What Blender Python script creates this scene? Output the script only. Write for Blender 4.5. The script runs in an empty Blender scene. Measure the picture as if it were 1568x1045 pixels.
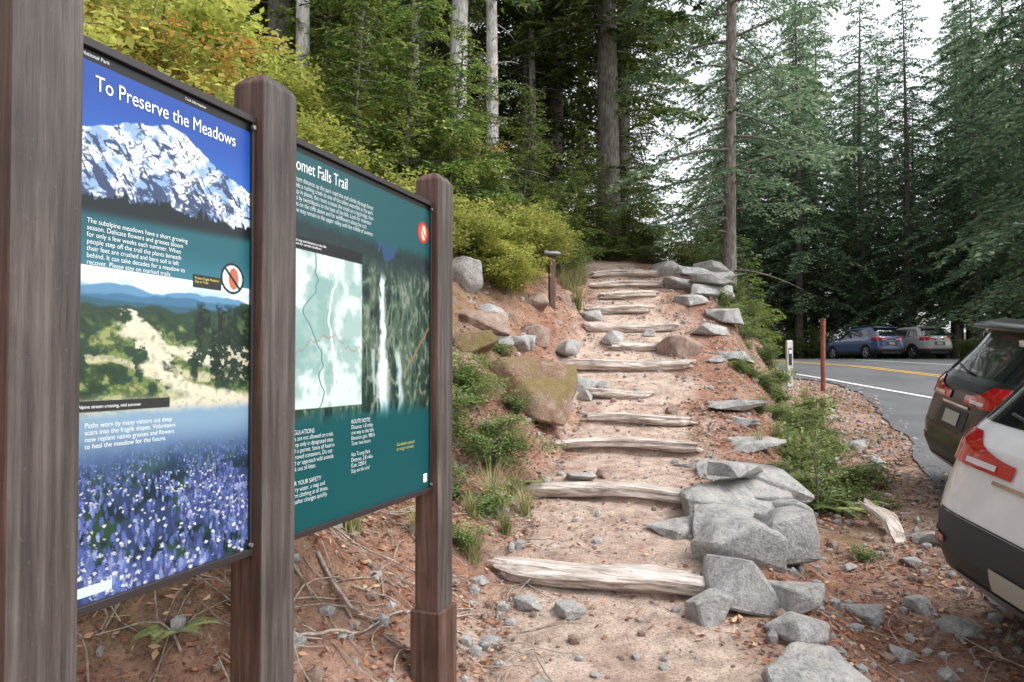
import bpy, bmesh, math, random
import numpy as np
from mathutils import Vector, Matrix
random.seed(7)
RNG = np.random.default_rng(7)
scene = bpy.context.scene
COL = scene.collection

# ------------------------------------------------------------------ helpers
def s2l(c):
    c = np.asarray(c, float)
    return np.where(c <= 0.04045, c/12.92, ((c+0.055)/1.055)**2.4)

def _hash(ix, iy, seed):
    n = (ix.astype(np.int64)*374761393 + iy.astype(np.int64)*668265263 + seed*1442695041) & 0x7fffffff
    n = ((n ^ (n >> 13))*1274126177) & 0x7fffffff
    n = (n ^ (n >> 16)) & 0xffff
    return n/65535.0

def vnoise(x, y, seed=0):
    x = np.asarray(x, float); y = np.asarray(y, float)
    ix = np.floor(x); iy = np.floor(y); fx = x-ix; fy = y-iy
    fx = fx*fx*(3-2*fx); fy = fy*fy*(3-2*fy)
    a = _hash(ix, iy, seed); b = _hash(ix+1, iy, seed); c = _hash(ix, iy+1, seed); d = _hash(ix+1, iy+1, seed)
    return (a*(1-fx)+b*fx)*(1-fy)+(c*(1-fx)+d*fx)*fy

def fbm(x, y, seed=0, octv=5):
    s = 0; a = 0.5; t = 0
    for o in range(octv):
        s = s+a*vnoise(np.asarray(x)*2**o, np.asarray(y)*2**o, seed+o*17); t += a; a *= 0.5
    return s/t

def sstep(a, b, x):
    t = np.clip((x-a)/(b-a), 0, 1)
    return t*t*(3-2*t)

def link(ob, parent=None):
    COL.objects.link(ob)
    if parent is not None:
        ob.parent = parent
    return ob

def empty(name, loc=(0, 0, 0), rot=(0, 0, 0)):
    e = bpy.data.objects.new(name, None)
    e.location = loc; e.rotation_euler = rot; e.empty_display_size = 0.2
    COL.objects.link(e)
    return e

class Build:
    def __init__(s):
        s.V = []; s.F4 = []; s.F3 = []; s.M4 = []; s.M3 = []; s.T = []; s.n = 0
    def add(s, v, f, mat=0, tint=0.5):
        v = np.asarray(v, float).reshape(-1, 3); f = np.asarray(f, int)
        s.V.append(v)
        tt = np.full(len(v), tint) if np.isscalar(tint) else np.asarray(tint, float)
        s.T.append(tt)
        if f.shape[1] == 4:
            s.F4.append(f+s.n); s.M4.append(np.full(len(f), mat))
        else:
            s.F3.append(f+s.n); s.M3.append(np.full(len(f), mat))
        s.n += len(v)
    def tube(s, pts, rad, sides=6, mat=0, tint=0.5, caps=False):
        pts = np.asarray(pts, float); n = len(pts); rad = np.broadcast_to(rad, (n,))
        tan = np.gradient(pts, axis=0); tan /= np.linalg.norm(tan, axis=1)[:, None]+1e-9
        ref = np.array([0, 0, 1.0]) if abs(tan[0][2]) < 0.8 else np.array([1.0, 0, 0])
        a = np.cross(tan, ref); a /= np.linalg.norm(a, axis=1)[:, None]+1e-9
        b = np.cross(tan, a)
        th = np.linspace(0, 2*np.pi, sides, endpoint=False)
        ring = a[:, None, :]*np.cos(th)[None, :, None]+b[:, None, :]*np.sin(th)[None, :, None]
        v = pts[:, None, :]+ring*rad[:, None, None]
        v = v.reshape(-1, 3)
        i = np.arange(n-1)[:, None]*sides; j = np.arange(sides)[None, :]; j2 = (j+1) % sides
        f = np.stack([i+j, i+j2, i+sides+j2, i+sides+j], -1).reshape(-1, 4)
        s.add(v, f, mat, tint)
        if caps:
            for k, end in ((0, pts[0]), (n-1, pts[-1])):
                vv = np.vstack([v[k*sides:(k+1)*sides], end])
                ff = [[q, (q+1) % sides, sides] for q in range(sides)]
                s.add(vv, ff, mat, tint)
    def leaves(s, C, D, U, L, W, mat=0, tint=0.5, fold=0.0):
        C = np.asarray(C, float); n = len(C)
        D = D/(np.linalg.norm(D, axis=1)[:, None]+1e-9)
        S = np.cross(D, U); S /= np.linalg.norm(S, axis=1)[:, None]+1e-9
        L = np.broadcast_to(L, (n,))[:, None]; W = np.broadcast_to(W, (n,))[:, None]
        NN = np.cross(S, D)
        m = C+D*L*0.45+NN*fold*W
        v = np.stack([C, m+S*W*0.5, C+D*L, m-S*W*0.5], 1).reshape(-1, 3)
        f = np.arange(n*4).reshape(-1, 4)
        t = np.repeat(np.broadcast_to(tint, (n,)), 4)
        s.add(v, f, mat, t)
    def mesh(s, name, mats, smooth=False):
        me = bpy.data.meshes.new(name)
        V = np.vstack(s.V)
        F4 = np.vstack(s.F4) if s.F4 else np.zeros((0, 4), int)
        F3 = np.vstack(s.F3) if s.F3 else np.zeros((0, 3), int)
        me.vertices.add(len(V)); me.vertices.foreach_set("co", V.ravel())
        me.loops.add(F4.size+F3.size)
        me.loops.foreach_set("vertex_index", np.concatenate([F4.ravel(), F3.ravel()]).astype(np.int32))
        me.polygons.add(len(F4)+len(F3))
        st = np.concatenate([np.arange(len(F4))*4, len(F4)*4+np.arange(len(F3))*3]).astype(np.int32)
        me.polygons.foreach_set("loop_start", st)
        mi = np.concatenate([np.concatenate(s.M4) if s.M4 else np.zeros(0), np.concatenate(s.M3) if s.M3 else np.zeros(0)]).astype(np.int32)
        me.polygons.foreach_set("material_index", mi)
        me.polygons.foreach_set("use_smooth", np.full(len(mi), smooth))
        at = me.attributes.new("tint", 'FLOAT', 'POINT')
        at.data.foreach_set("value", np.concatenate(s.T).astype(np.float32))
        for m in mats:
            me.materials.append(m)
        me.update(calc_edges=True); me.validate()
        return me
    def obj(s, name, mats, parent=None, smooth=False, loc=(0, 0, 0)):
        o = bpy.data.objects.new(name, s.mesh(name, mats, smooth)); o.location = loc
        return link(o, parent)

# ------------------------------------------------------------------ materials
def newmat(name, rough=0.8, color=(0.5, 0.5, 0.5), metallic=0.0, coat=0.0, spec=0.5):
    m = bpy.data.materials.new(name); m.use_nodes = True
    b = m.node_tree.nodes["Principled BSDF"]
    b.inputs["Base Color"].default_value = (*color, 1); b.inputs["Roughness"].default_value = rough
    b.inputs["Metallic"].default_value = metallic; b.inputs["Coat Weight"].default_value = coat
    b.inputs["Coat Roughness"].default_value = 0.05
    b.inputs["Specular IOR Level"].default_value = spec
    return m, m.node_tree.nodes, m.node_tree.links, b

def coords(nd, ln, scale=(1, 1, 1), kind="Object"):
    tc = nd.new("ShaderNodeTexCoord"); mp = nd.new("ShaderNodeMapping"); mp.inputs["Scale"].default_value = scale
    ln.new(tc.outputs[kind], mp.inputs["Vector"]); return mp.outputs["Vector"]

def noise(nd, ln, vec, scale, detail=5, rough=0.55, dist=0.0):
    n = nd.new("ShaderNodeTexNoise"); n.inputs["Scale"].default_value = scale; n.inputs["Detail"].default_value = detail
    n.inputs["Roughness"].default_value = rough; n.inputs["Distortion"].default_value = dist
    ln.new(vec, n.inputs["Vector"]); return n.outputs["Fac"]

def ramp(nd, ln, fac, stops):
    r = nd.new("ShaderNodeValToRGB"); e = r.color_ramp.elements
    while len(e) < len(stops): e.new(0.5)
    for k, (p, c) in enumerate(stops):
        e[k].position = p; e[k].color = (*c, 1)
    ln.new(fac, r.inputs["Fac"]); return r.outputs["Color"]

def mixc(nd, ln, fac, a, b, mode='MIX'):
    m = nd.new("ShaderNodeMix"); m.data_type = 'RGBA'; m.blend_type = mode
    for sck, v in ((0, fac), (6, a), (7, b)):
        if isinstance(v, (int, float)): m.inputs[sck].default_value = v
        elif isinstance(v, tuple): m.inputs[sck].default_value = (*v, 1)
        else: ln.new(v, m.inputs[sck])
    return m.outputs[2]

def bump(nd, ln, b, h, strength=0.5, dist=0.02):
    bp = nd.new("ShaderNodeBump"); bp.inputs["Strength"].default_value = strength; bp.inputs["Distance"].default_value = dist
    ln.new(h, bp.inputs["Height"]); ln.new(bp.outputs["Normal"], b.inputs["Normal"])

def leafmat(name, stops, transl=0.35, hv=0.25):
    m = bpy.data.materials.new(name); m.use_nodes = True; nd = m.node_tree.nodes; ln = m.node_tree.links
    nd.remove(nd["Principled BSDF"])
    at = nd.new("ShaderNodeAttribute"); at.attribute_name = "tint"
    c = ramp(nd, ln, at.outputs["Fac"], stops)
    oi = nd.new("ShaderNodeObjectInfo")
    mr = nd.new("ShaderNodeMapRange"); mr.inputs["To Min"].default_value = 1-hv; mr.inputs["To Max"].default_value = 1+hv
    ln.new(oi.outputs["Random"], mr.inputs["Value"])
    hs = nd.new("ShaderNodeHueSaturation"); ln.new(c, hs.inputs["Color"]); ln.new(mr.outputs["Result"], hs.inputs["Value"])
    df = nd.new("ShaderNodeBsdfDiffuse"); ln.new(hs.outputs["Color"], df.inputs["Color"])
    out = nd["Material Output"].inputs["Surface"]
    if transl > 0:
        tr = nd.new("ShaderNodeBsdfTranslucent"); ln.new(hs.outputs["Color"], tr.inputs["Color"])
        mx = nd.new("ShaderNodeMixShader"); mx.inputs[0].default_value = transl
        ln.new(df.outputs[0], mx.inputs[1]); ln.new(tr.outputs[0], mx.inputs[2]); ln.new(mx.outputs[0], out)
    else:
        ln.new(df.outputs[0], out)
    return m

def barkmat(name, c1, c2, c3):
    m, nd, ln, b = newmat(name, 0.9)
    v = coords(nd, ln, (1, 1, 0.25)); f = noise(nd, ln, v, 22, 6, 0.65)
    v2 = coords(nd, ln, (1, 1, 0.6)); f2 = noise(nd, ln, v2, 5, 4)
    c = ramp(nd, ln, f, [(0.36, c1), (0.52, c2), (0.68, c3)])
    c = mixc(nd, ln, ramp(nd, ln, f2, [(0.35, (0, 0, 0)), (0.7, (0.6, 0.6, 0.6))]), c, c1)
    ln.new(c, b.inputs["Base Color"]); bump(nd, ln, b, f, 0.9, 0.03)
    return m

M_bark_dark = barkmat("bark_dark", (0.07, 0.058, 0.05), (0.16, 0.138, 0.12), (0.28, 0.26, 0.24))
M_bark_pale = barkmat("bark_pale", (0.28, 0.26, 0.24), (0.62, 0.6, 0.58), (0.8, 0.79, 0.78))
M_bark_mid = barkmat("bark_mid", (0.1, 0.085, 0.07), (0.22, 0.19, 0.17), (0.38, 0.36, 0.33))
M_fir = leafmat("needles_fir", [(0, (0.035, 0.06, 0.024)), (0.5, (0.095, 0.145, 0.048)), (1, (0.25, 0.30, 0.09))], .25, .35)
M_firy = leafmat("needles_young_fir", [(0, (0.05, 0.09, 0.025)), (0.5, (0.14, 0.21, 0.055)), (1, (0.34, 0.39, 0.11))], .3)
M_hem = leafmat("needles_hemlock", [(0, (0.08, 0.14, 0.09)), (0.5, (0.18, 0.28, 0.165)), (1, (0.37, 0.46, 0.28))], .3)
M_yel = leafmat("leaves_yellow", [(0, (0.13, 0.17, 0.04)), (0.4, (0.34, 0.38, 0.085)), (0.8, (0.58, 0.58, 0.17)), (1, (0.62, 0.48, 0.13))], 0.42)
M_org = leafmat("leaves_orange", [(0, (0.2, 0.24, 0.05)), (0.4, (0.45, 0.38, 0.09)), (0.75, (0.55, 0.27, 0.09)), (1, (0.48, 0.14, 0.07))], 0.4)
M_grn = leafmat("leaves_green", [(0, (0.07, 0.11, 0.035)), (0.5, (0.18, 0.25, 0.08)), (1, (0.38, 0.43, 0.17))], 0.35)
M_dry = leafmat("grass_dry", [(0, (0.15, 0.18, 0.06)), (0.5, (0.3, 0.31, 0.13)), (1, (0.5, 0.44, 0.27))], 0.3)
M_lit = leafmat("litter", [(0, (0.09, 0.04, 0.028)), (0.45, (0.26, 0.11, 0.07)), (0.8, (0.44, 0.24, 0.15)), (1, (0.62, 0.48, 0.28))], 0.0)

m, nd, ln, b = newmat("ground_soil", 0.95, spec=0.15)
at = nd.new("ShaderNodeAttribute"); at.attribute_name = "gcol"
v = coords(nd, ln)
f1 = noise(nd, ln, v, 8, 8, 0.7); f2 = noise(nd, ln, v, 60, 6, 0.8); f3 = noise(nd, ln, v, 2.2, 5, 0.6)
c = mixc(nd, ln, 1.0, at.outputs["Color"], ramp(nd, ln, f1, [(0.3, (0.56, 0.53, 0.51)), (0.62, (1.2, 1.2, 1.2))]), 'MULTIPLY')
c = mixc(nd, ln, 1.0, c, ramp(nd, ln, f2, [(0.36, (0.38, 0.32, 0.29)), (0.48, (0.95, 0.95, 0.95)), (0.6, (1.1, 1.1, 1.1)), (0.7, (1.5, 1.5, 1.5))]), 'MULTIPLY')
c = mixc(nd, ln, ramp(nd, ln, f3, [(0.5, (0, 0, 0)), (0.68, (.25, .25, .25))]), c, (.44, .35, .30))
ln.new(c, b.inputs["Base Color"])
mm = nd.new("ShaderNodeMath"); mm.operation = 'ADD'; ln.new(f1, mm.inputs[0]); ln.new(f2, mm.inputs[1])
bump(nd, ln, b, mm.outputs[0], 0.8, 0.04)
M_ground = m

m, nd, ln, b = newmat("asphalt", 0.85)
v = coords(nd, ln); f = noise(nd, ln, v, 120, 4, 0.7); f2 = noise(nd, ln, v, 1.2, 5)
c = mixc(nd, ln, 1.0, ramp(nd, ln, f, [(0.3, (0.05, 0.052, 0.057)), (0.7, (0.14, 0.142, 0.15))]), ramp(nd, ln, f2, [(0.3, (0.8, 0.8, 0.8)), (0.7, (1.3, 1.28, 1.25))]), 'MULTIPLY')
ln.new(c, b.inputs["Base Color"]); bump(nd, ln, b, f, 0.4, 0.006)
M_asph = m
def worn(name, col):
    m, nd, ln, b = newmat(name, 0.7)
    v = coords(nd, ln); f = noise(nd, ln, v, 14, 6, 0.7)
    ln.new(ramp(nd, ln, f, [(0.32, (0.12, 0.12, 0.12)), (0.42, col)]), b.inputs["Base Color"]); return m
M_white = worn("road_paint_white", (0.72, 0.72, 0.7)); M_yellow = worn("road_paint_yellow", (0.65, 0.38, 0.05))

def rockmat(name, c1, c2, c3, dust=(0.5, 0.4, 0.33), moss=0.0):
    m, nd, ln, b = newmat(name, 0.85, spec=0.3)
    v = coords(nd, ln, kind="Object"); f = noise(nd, ln, v, 7, 9, 0.75, 0.5); f2 = noise(nd, ln, v, 45, 6, 0.75)
    c = ramp(nd, ln, f, [(0.3, c1), (0.5, c2), (0.7, c3)])
    c = mixc(nd, ln, 1.0, c, ramp(nd, ln, f2, [(0.32, (0.6, 0.6, 0.61)), (0.55, (1.08, 1.08, 1.08))]), 'MULTIPLY')
    g = nd.new("ShaderNodeNewGeometry"); sp = nd.new("ShaderNodeSeparateXYZ"); ln.new(g.outputs["Normal"], sp.inputs[0])
    mu = nd.new("ShaderNodeMath"); mu.operation = 'MULTIPLY'; ln.new(f, mu.inputs[0]); ln.new(sp.outputs["Z"], mu.inputs[1])
    c = mixc(nd, ln, ramp(nd, ln, mu.outputs[0], [(0.4, (0, 0, 0)), (0.62, (0.55, 0.55, 0.55))]), c, dust)
    if moss > 0:
        f3 = noise(nd, ln, v, 3, 5)
        c = mixc(nd, ln, ramp(nd, ln, f3, [(0.46, (0, 0, 0)), (0.6, (moss, moss, moss))]), c, (0.2, 0.17, 0.04))
    ln.new(c, b.inputs["Base Color"])
    ad = nd.new("ShaderNodeMath"); ad.operation = 'ADD'; ln.new(f, ad.inputs[0]); ln.new(f2, ad.inputs[1])
    bump(nd, ln, b, ad.outputs[0], 0.8, 0.05)
    return m
M_rock = rockmat("rock_grey", (0.25, 0.24, 0.235), (0.46, 0.45, 0.435), (0.62, 0.61, 0.59), (0.62, 0.56, 0.51))
M_rock_r = rockmat("rock_reddish", (0.2, 0.12, 0.095), (0.36, 0.26, 0.21), (0.5, 0.42, 0.37), (0.5, 0.38, 0.31))
M_rock_m = rockmat("rock_mossy", (0.14, 0.085, 0.06), (0.3, 0.19, 0.13), (0.42, 0.35, 0.3), (0.4, 0.25, 0.17), 0.65)

def woodmat(name, c1, c2, c3, stretch, rough=0.75, sc=30, bs=0.4):
    m, nd, ln, b = newmat(name, rough)
    v = coords(nd, ln, stretch); f = noise(nd, ln, v, sc, 8, 0.72, 0.3); v2 = coords(nd, ln); f2 = noise(nd, ln, v2, 3.5, 5)
    c = ramp(nd, ln, f, [(0.36, c1), (0.5, c2), (0.66, c3)])
    c = mixc(nd, ln, 1.0, c, ramp(nd, ln, f2, [(0.3, (0.7, 0.68, 0.66)), (0.7, (1.25, 1.25, 1.25))]), 'MULTIPLY')
    f3 = noise(nd, ln, v2, 90, 3, .6)
    c = mixc(nd, ln, ramp(nd, ln, f3, [(0.66, (0, 0, 0)), (0.72, (.6, .6, .6))]), c, c3)
    f4 = noise(nd, ln, v, sc*2.6, 4, .6)
    c = mixc(nd, ln, ramp(nd, ln, f4, [(0.30, (.7, .7, .7)), (0.38, (0, 0, 0))]), c, tuple(q*.4 for q in c1))
    ln.new(c, b.inputs["Base Color"]); bump(nd, ln, b, f, bs, 0.006)
    return m
M_post = woodmat("stained_wood", (0.030, 0.023, 0.020), (0.060, 0.048, 0.043), (0.11, 0.094, 0.086), (1, 1, 0.04), 0.6, 38, .8)
M_post_r = woodmat("stained_wood_red", (0.038, 0.018, 0.013), (0.082, 0.041, 0.028), (0.145, 0.085, 0.064), (1, 1, 0.05), 0.6, 30, .8)
M_log = woodmat("weathered_log", (0.17, 0.135, 0.115), (0.48, 0.415, 0.37), (0.72, 0.66, 0.62), (0.06, 1, 1), 0.9, 40, 1.0)
M_stick = woodmat("dead_wood", (0.15, 0.12, 0.1), (0.3, 0.25, 0.21), (0.45, 0.4, 0.35), (1, 1, 1), 0.9)
M_frame = newmat("frame_dark_metal", 0.45, (0.035, 0.03, 0.03), 0.3)[0]
M_txt = newmat("print_white", 0.5, (0.78, 0.82, 0.82))[0]
M_txty = newmat("print_yellow", 0.5, (0.6, 0.55, 0.1))[0]
M_blk = newmat("print_black", 0.5, (0.015, 0.015, 0.015))[0]
M_rust = woodmat("rusty_post", (0.12, 0.04, 0.025), (0.22, 0.07, 0.04), (0.3, 0.12, 0.08), (1, 1, 0.3), 0.8)

# ------------------------------------------------------------------ terrain
STEPS = [(4.3, .17, .33), (5.8, .42, .56), (7.1, .66, .78), (8.0, .88, .98), (8.9, 1.15, 1.25), (9.8, 1.50, 1.68), (10.5, 1.80, 1.95),
         (11.3, 2.15, 2.33), (12.0, 2.5, 2.68), (12.7, 2.82, 2.98), (13.4, 3.1, 3.25), (14.2, 3.4, 3.56)]
YC = [-8, 2.5, 4.3, 5.8, 7.1, 8, 9.8, 10.5, 11.3, 12, 12.7, 13.4, 14.2, 15.2, 17, 20, 30, 60, 200]
XC = [.4, .5, .63, .88, 1.26, 1.46, 1.6, 1.9, 1.96, 1.98, 2.15, 2.28, 2.3, 1.9, 0.6, -1.5, -8, -24, -60]
ty = [-60, 2.5]; tz = [-.05, 0.02]
sy = [-60, 2.5]; sz = [-.05, 0.02]
for (y, b0, t0) in STEPS:
    ty += [y-.03, y+.06]; tz += [b0, t0-.02]
    sy += [y]; sz += [(b0+t0)/2-.02]
for y, z in ((15.2, 3.85), (17, 4.4), (20, 5.2), (30, 7.6), (60, 12), (200, 18)):
    ty.append(y); tz.append(z); sy.append(y); sz.append(z)
xcf = lambda y: np.interp(y, YC, XC)
def kf(y): return np.interp(y, [3, 6, 9, 12], [.38, .38, .1, .0])
def zr(y): return np.interp(y, [-60, 0, 2, 15, 18, 22, 36, 60, 200], [-.6, -.45, -.22, 1.27, 1.56, 1.78, 2.0, 2.3, 4])
def crest(y): return np.interp(y, [-8, 2, 4, 6, 8, 10, 13.4, 14.5, 16, 20, 30, 45, 200], [1.6, 1.7, 1.85, 2.4, 3.0, 3.3, 4.0, 4.2, 3.7, 1.6, -5, -14, -70])
def slf(y): return np.interp(y, [0, 3, 5, 7, 9, 12, 15, 20], [.45, .5, .5, .8, .95, .85, .6, .4])
def height(x, y):
    x = np.asarray(x, float); y = np.asarray(y, float)
    xc = xcf(y); dx = x-xc
    ys = y+kf(y)*np.clip(dx, -1, 1.2)+0.05*(fbm(x*1.7, y*0.6, 5, 3)-.5)
    hs = np.interp(y, sy, sz); hstep = np.interp(ys, ty, tz)
    wl = 1-sstep(.8, 1.25, np.abs(dx))
    h = hs*(1-wl)+hstep*wl
    d = np.clip(-dx-.72, 0, None)
    s = slf(y)
    nb = fbm(x*.9, y*.9, 31, 4)-.5
    h = h+s*np.minimum(d, 2.2)+.42*np.clip(d-2.2, 0, 11)+.16*np.clip(d-13.2, 0, 60)
    h = h+nb*np.clip(d, 0, 1.2)*.55
    cr = crest(y); base = zr(y)
    drop = np.clip(h-base, 0, None)
    wd = .35+.8*drop
    t = sstep(0, 1, (x-cr+.25)/wd)
    h = h*(1-t)+base*t
    rel = (fbm(x*2.3, y*2.3, 3, 5)-.5)
    amp = .05+.22*sstep(0, .8, d)
    off = 1-sstep(0, 1.5, x-cr-wd*.9)
    h = h+rel*amp*off
    h = h+(x-27).clip(0, None)*.08
    return h
def hz(x, y): return float(height(np.array([x]), np.array([y]))[0])

xs = np.unique(np.concatenate([np.linspace(-90, -12, 50), np.linspace(-12, -4, 50), np.linspace(-4, 5.5, 230), np.linspace(5.5, 14, 50), np.linspace(14, 110, 60)]).round(3))
ysg = np.unique(np.concatenate([np.linspace(-40, 0.5, 36), np.linspace(.5, 3, 40), np.linspace(3, 16, 330), np.linspace(16, 50, 140), np.linspace(50, 190, 50)]).round(3))
X, Y = np.meshgrid(xs, ysg); Z = height(X, Y)
ny, nx = X.shape
g = Build()
idx = np.arange(nx*ny).reshape(ny, nx)
f = np.stack([idx[:-1, :-1], idx[:-1, 1:], idx[1:, 1:], idx[1:, :-1]], -1).reshape(-1, 4)
g.add(np.stack([X, Y, Z], -1).reshape(-1, 3), f)
ter = g.obj("ground", [M_ground], smooth=True)
dx = X-xcf(Y)
n1 = fbm(X*1.3, Y*1.3, 11, 5); n2 = fbm(X*4, Y*4, 12, 4)
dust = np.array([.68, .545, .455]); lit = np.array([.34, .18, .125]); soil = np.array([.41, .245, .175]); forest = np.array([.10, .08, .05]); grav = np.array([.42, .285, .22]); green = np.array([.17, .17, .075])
tm = (1-sstep(.45, 1.1, np.abs(dx)+(n1-.5)*1.1))*(1-sstep(15, 17, Y))
C = lit[None, None]*np.ones((ny, nx, 1))
a = sstep(.4, .6, n2)[..., None]; C = C*(1-a)+soil*a
rt = sstep(0, .8, X-crest(Y)-.2)[..., None]; C = C*(1-rt)+grav*rt*(.75+.6*n2[..., None])
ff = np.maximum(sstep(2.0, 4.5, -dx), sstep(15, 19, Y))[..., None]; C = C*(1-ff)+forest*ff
gg = (sstep(.5, .62, n1)*sstep(1.0, 2.2, np.abs(dx))*.4)[..., None]; C = C*(1-gg)+green*gg
tw = (tm*(.72+.28*sstep(.35, .55, n2)))[..., None]*.9
C = C*(1-tw)+dust*tw
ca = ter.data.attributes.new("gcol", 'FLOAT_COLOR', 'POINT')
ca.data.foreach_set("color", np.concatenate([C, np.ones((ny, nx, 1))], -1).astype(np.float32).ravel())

# ------------------------------------------------------------------ pavement
LY = [-40, 0, 3.5, 6.6, 10, 13.3, 16, 20, 30, 40, 60]; LX = [-4, 1.6, 2.9, 4.05, 5.5, 6.75, 6.35, 5.2, 2.4, -.4, -6]
RY = [-40, 22, 27, 34, 37, 40, 43, 50, 60]; RX = [18, 18, 20, 24.5, 24, 19, 12, 2, 0]
def strip(name, yl, fl, fr, ncol, off, mat, wob=0.0):
    B = Build(); P = []
    for y in yl:
        q = lambda f_: float(vnoise(np.array([y*f_]), np.array([0.]), 9)[0])-.5
        x0 = fl(y)+wob*q(.9)+wob*.25*q(5); x1 = fr(y)
        xx = np.linspace(x0, x1, ncol); P.append(np.stack([xx, np.full(ncol, y), zr(np.full(ncol, y))+off], -1))
    P = np.array(P); n = len(yl); i = np.arange(n*ncol).reshape(n, ncol)
    B.add(P.reshape(-1, 3), np.stack([i[:-1, :-1], i[:-1, 1:], i[1:, 1:], i[1:, :-1]], -1).reshape(-1, 4))
    return B.obj(name, [mat], smooth=True)
strip("asphalt_road", np.linspace(-30, 55, 900), lambda y: np.interp(y, LY, LX), lambda y: np.interp(y, RY, RX), 12, .022, M_asph, .4)
WY = [-30, 4, 14, 16, 20, 30, 40, 55]; WX = [19, 10, 7.15, 6.65, 5.5, 2.75, -.05, -4]
W = lambda y: np.interp(y, WY, WX)
strip("road_edge_line", np.linspace(5, 55, 200), lambda y: W(y), lambda y: W(y)+.13, 2, .028, M_white)
strip("road_centre_line", np.linspace(0, 48, 200), lambda y: W(y)+2.9, lambda y: W(y)+3.02, 2, .028, M_yellow)
strip("road_centre_line", np.linspace(0, 48, 200), lambda y: W(y)+3.17, lambda y: W(y)+3.29, 2, .028, M_yellow)
strip("road_edge_line", np.linspace(8, 44, 200), lambda y: W(y)+6.2, lambda y: W(y)+6.33, 2, .028, M_white)

# ------------------------------------------------------------------ rocks
def ico(sub):
    bm = bmesh.new(); bmesh.ops.create_icosphere(bm, subdivisions=sub, radius=1)
    v = np.array([x.co[:] for x in bm.verts]); f = np.array([[q.index for q in p.verts] for p in bm.faces]); bm.free(); return v, f
ICO = {k: ico(k) for k in (1, 2, 3)}
def rock(name, x, y, sx, sy_, sz_, seed, mat=M_rock, rz=0.0, tilt=(0, 0), sink=.35, dz=0):
    r = random.Random(seed); bm = bmesh.new()
    for k in range(15):
        p = [r.uniform(-1, 1) for _ in range(3)]; m_ = max(abs(q) for q in p); p = [q/m_*r.uniform(.8, 1.0) for q in p]
        rr = math.sqrt(sum(q*q for q in p)); s_ = min(1, 1.32/rr)
        bm.verts.new(Vector((p[0]*s_*sx*.5, p[1]*s_*sy_*.5, p[2]*s_*sz_*.5)))
    res = bmesh.ops.convex_hull(bm, input=bm.verts)
    junk = [g_ for g_ in set(res['geom_interior']+res['geom_unused']) if isinstance(g_, bmesh.types.BMVert)]
    bmesh.ops.delete(bm, geom=junk, context='VERTS')
    bmesh.ops.dissolve_limit(bm, angle_limit=math.radians(12), verts=bm.verts, edges=bm.edges)
    sm = min(sx, sy_, sz_)
    bmesh.ops.bevel(bm, geom=list(bm.edges), offset=sm*.035, segments=1, affect='EDGES', profile=.5)
    bmesh.ops.triangulate(bm, faces=bm.faces)
    bmesh.ops.subdivide_edges(bm, edges=[e_ for e_ in bm.edges if e_.calc_length() > sm*.25], cuts=3, use_grid_fill=True)
    bmesh.ops.triangulate(bm, faces=bm.faces)
    co = np.array([v.co[:] for v in bm.verts]); q = co/sm
    dn = (fbm(q[:, 0]*2.5+seed, q[:, 1]*2.5+q[:, 2]*2.1, seed, 4)-.5)*.12+(fbm(q[:, 2]*7, q[:, 0]*1.5, seed+5, 3)-.5)*.08
    co *= (1+dn)[:, None]
    for v, c_ in zip(bm.verts, co): v.co = c_
    me = bpy.data.meshes.new(name); bm.normal_update(); bm.to_mesh(me); bm.free(); me.materials.append(mat)
    me.polygons.foreach_set("use_smooth", np.ones(len(me.polygons), bool)); me.set_sharp_from_angle(angle=math.radians(22))
    o = bpy.data.objects.new(name, me); link(o)
    o.location = (x, y, hz(x, y)+sz_*(.5-sink)+dz); o.rotation_euler = (tilt[0], tilt[1], rz)
    return o
BS = [(1.36, 3.08, .42, .36, .22, .1), (1.12, 3.85, .22, .2, .18, .4), (1.33, 4.02, .36, .38, .3, -.2), (1.62, 3.92, .28, .24, .18, .6), (1.45, 4.42, .54, .44, .32, .2),
      (1.83, 4.65, .36, .6, .38, -.15), (1.5, 4.95, .55, .42, .24, .3), (1.72, 5.4, .82, .6, .32, .12), (2.1, 6.0, .78, .68, .22, -.1), (2.12, 5.2, .28, .46, .3, .1),
      (1.22, 5.0, .38, .3, .12, .6), (2.5, 7.2, .6, .4, .1, .2), (2.75, 8.5, .75, .5, .12, .3),
      (3.35, 10.3, .5, .4, .16, .4), (3.2, 11.1, .65, .5, .18, .1), (3.65, 11.8, .7, .5, .24, .6), (3.2, 12.3, .6, .45, .22, .2), (3.75, 12.8, .95, .6, .3, .1), (3.45, 13.3, .9, .6, .3, -.2), (3.95, 13.7, .8, .6, .4, .3), (3.3, 14.3, .7, .5, .3, .2), (1.98, 5.55, .4, .5, .18, .4), (1.62, 4.6, .3, .3, .2, 1.0), (1.50, 3.6, .26, .22, .14, .5)]
for k, (x, y, a1, b1, c1, rz_) in enumerate(BS):
    rock("border_stone", x, y, a1*1.2, b1*1.2, c1*1.3, 100+k, M_rock, rz_, (random.uniform(-.1, .1), random.uniform(-.1, .1)), .36)
for k, (x, y, z, a1, b1, c1) in enumerate([(3.8, 12.9, .25, .8, .5, .2), (3.5, 13.4, .22, .7, .5, .18), (3.95, 13.6, .30, .7, .5, .2), (1.78, 5.5, .2, .45, .36, .12)]):
    rock("border_stone", x, y, a1*1.1, b1*1.1, c1*1.2, 170+k, M_rock, .2*k, (0, .1), .3, z)
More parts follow.
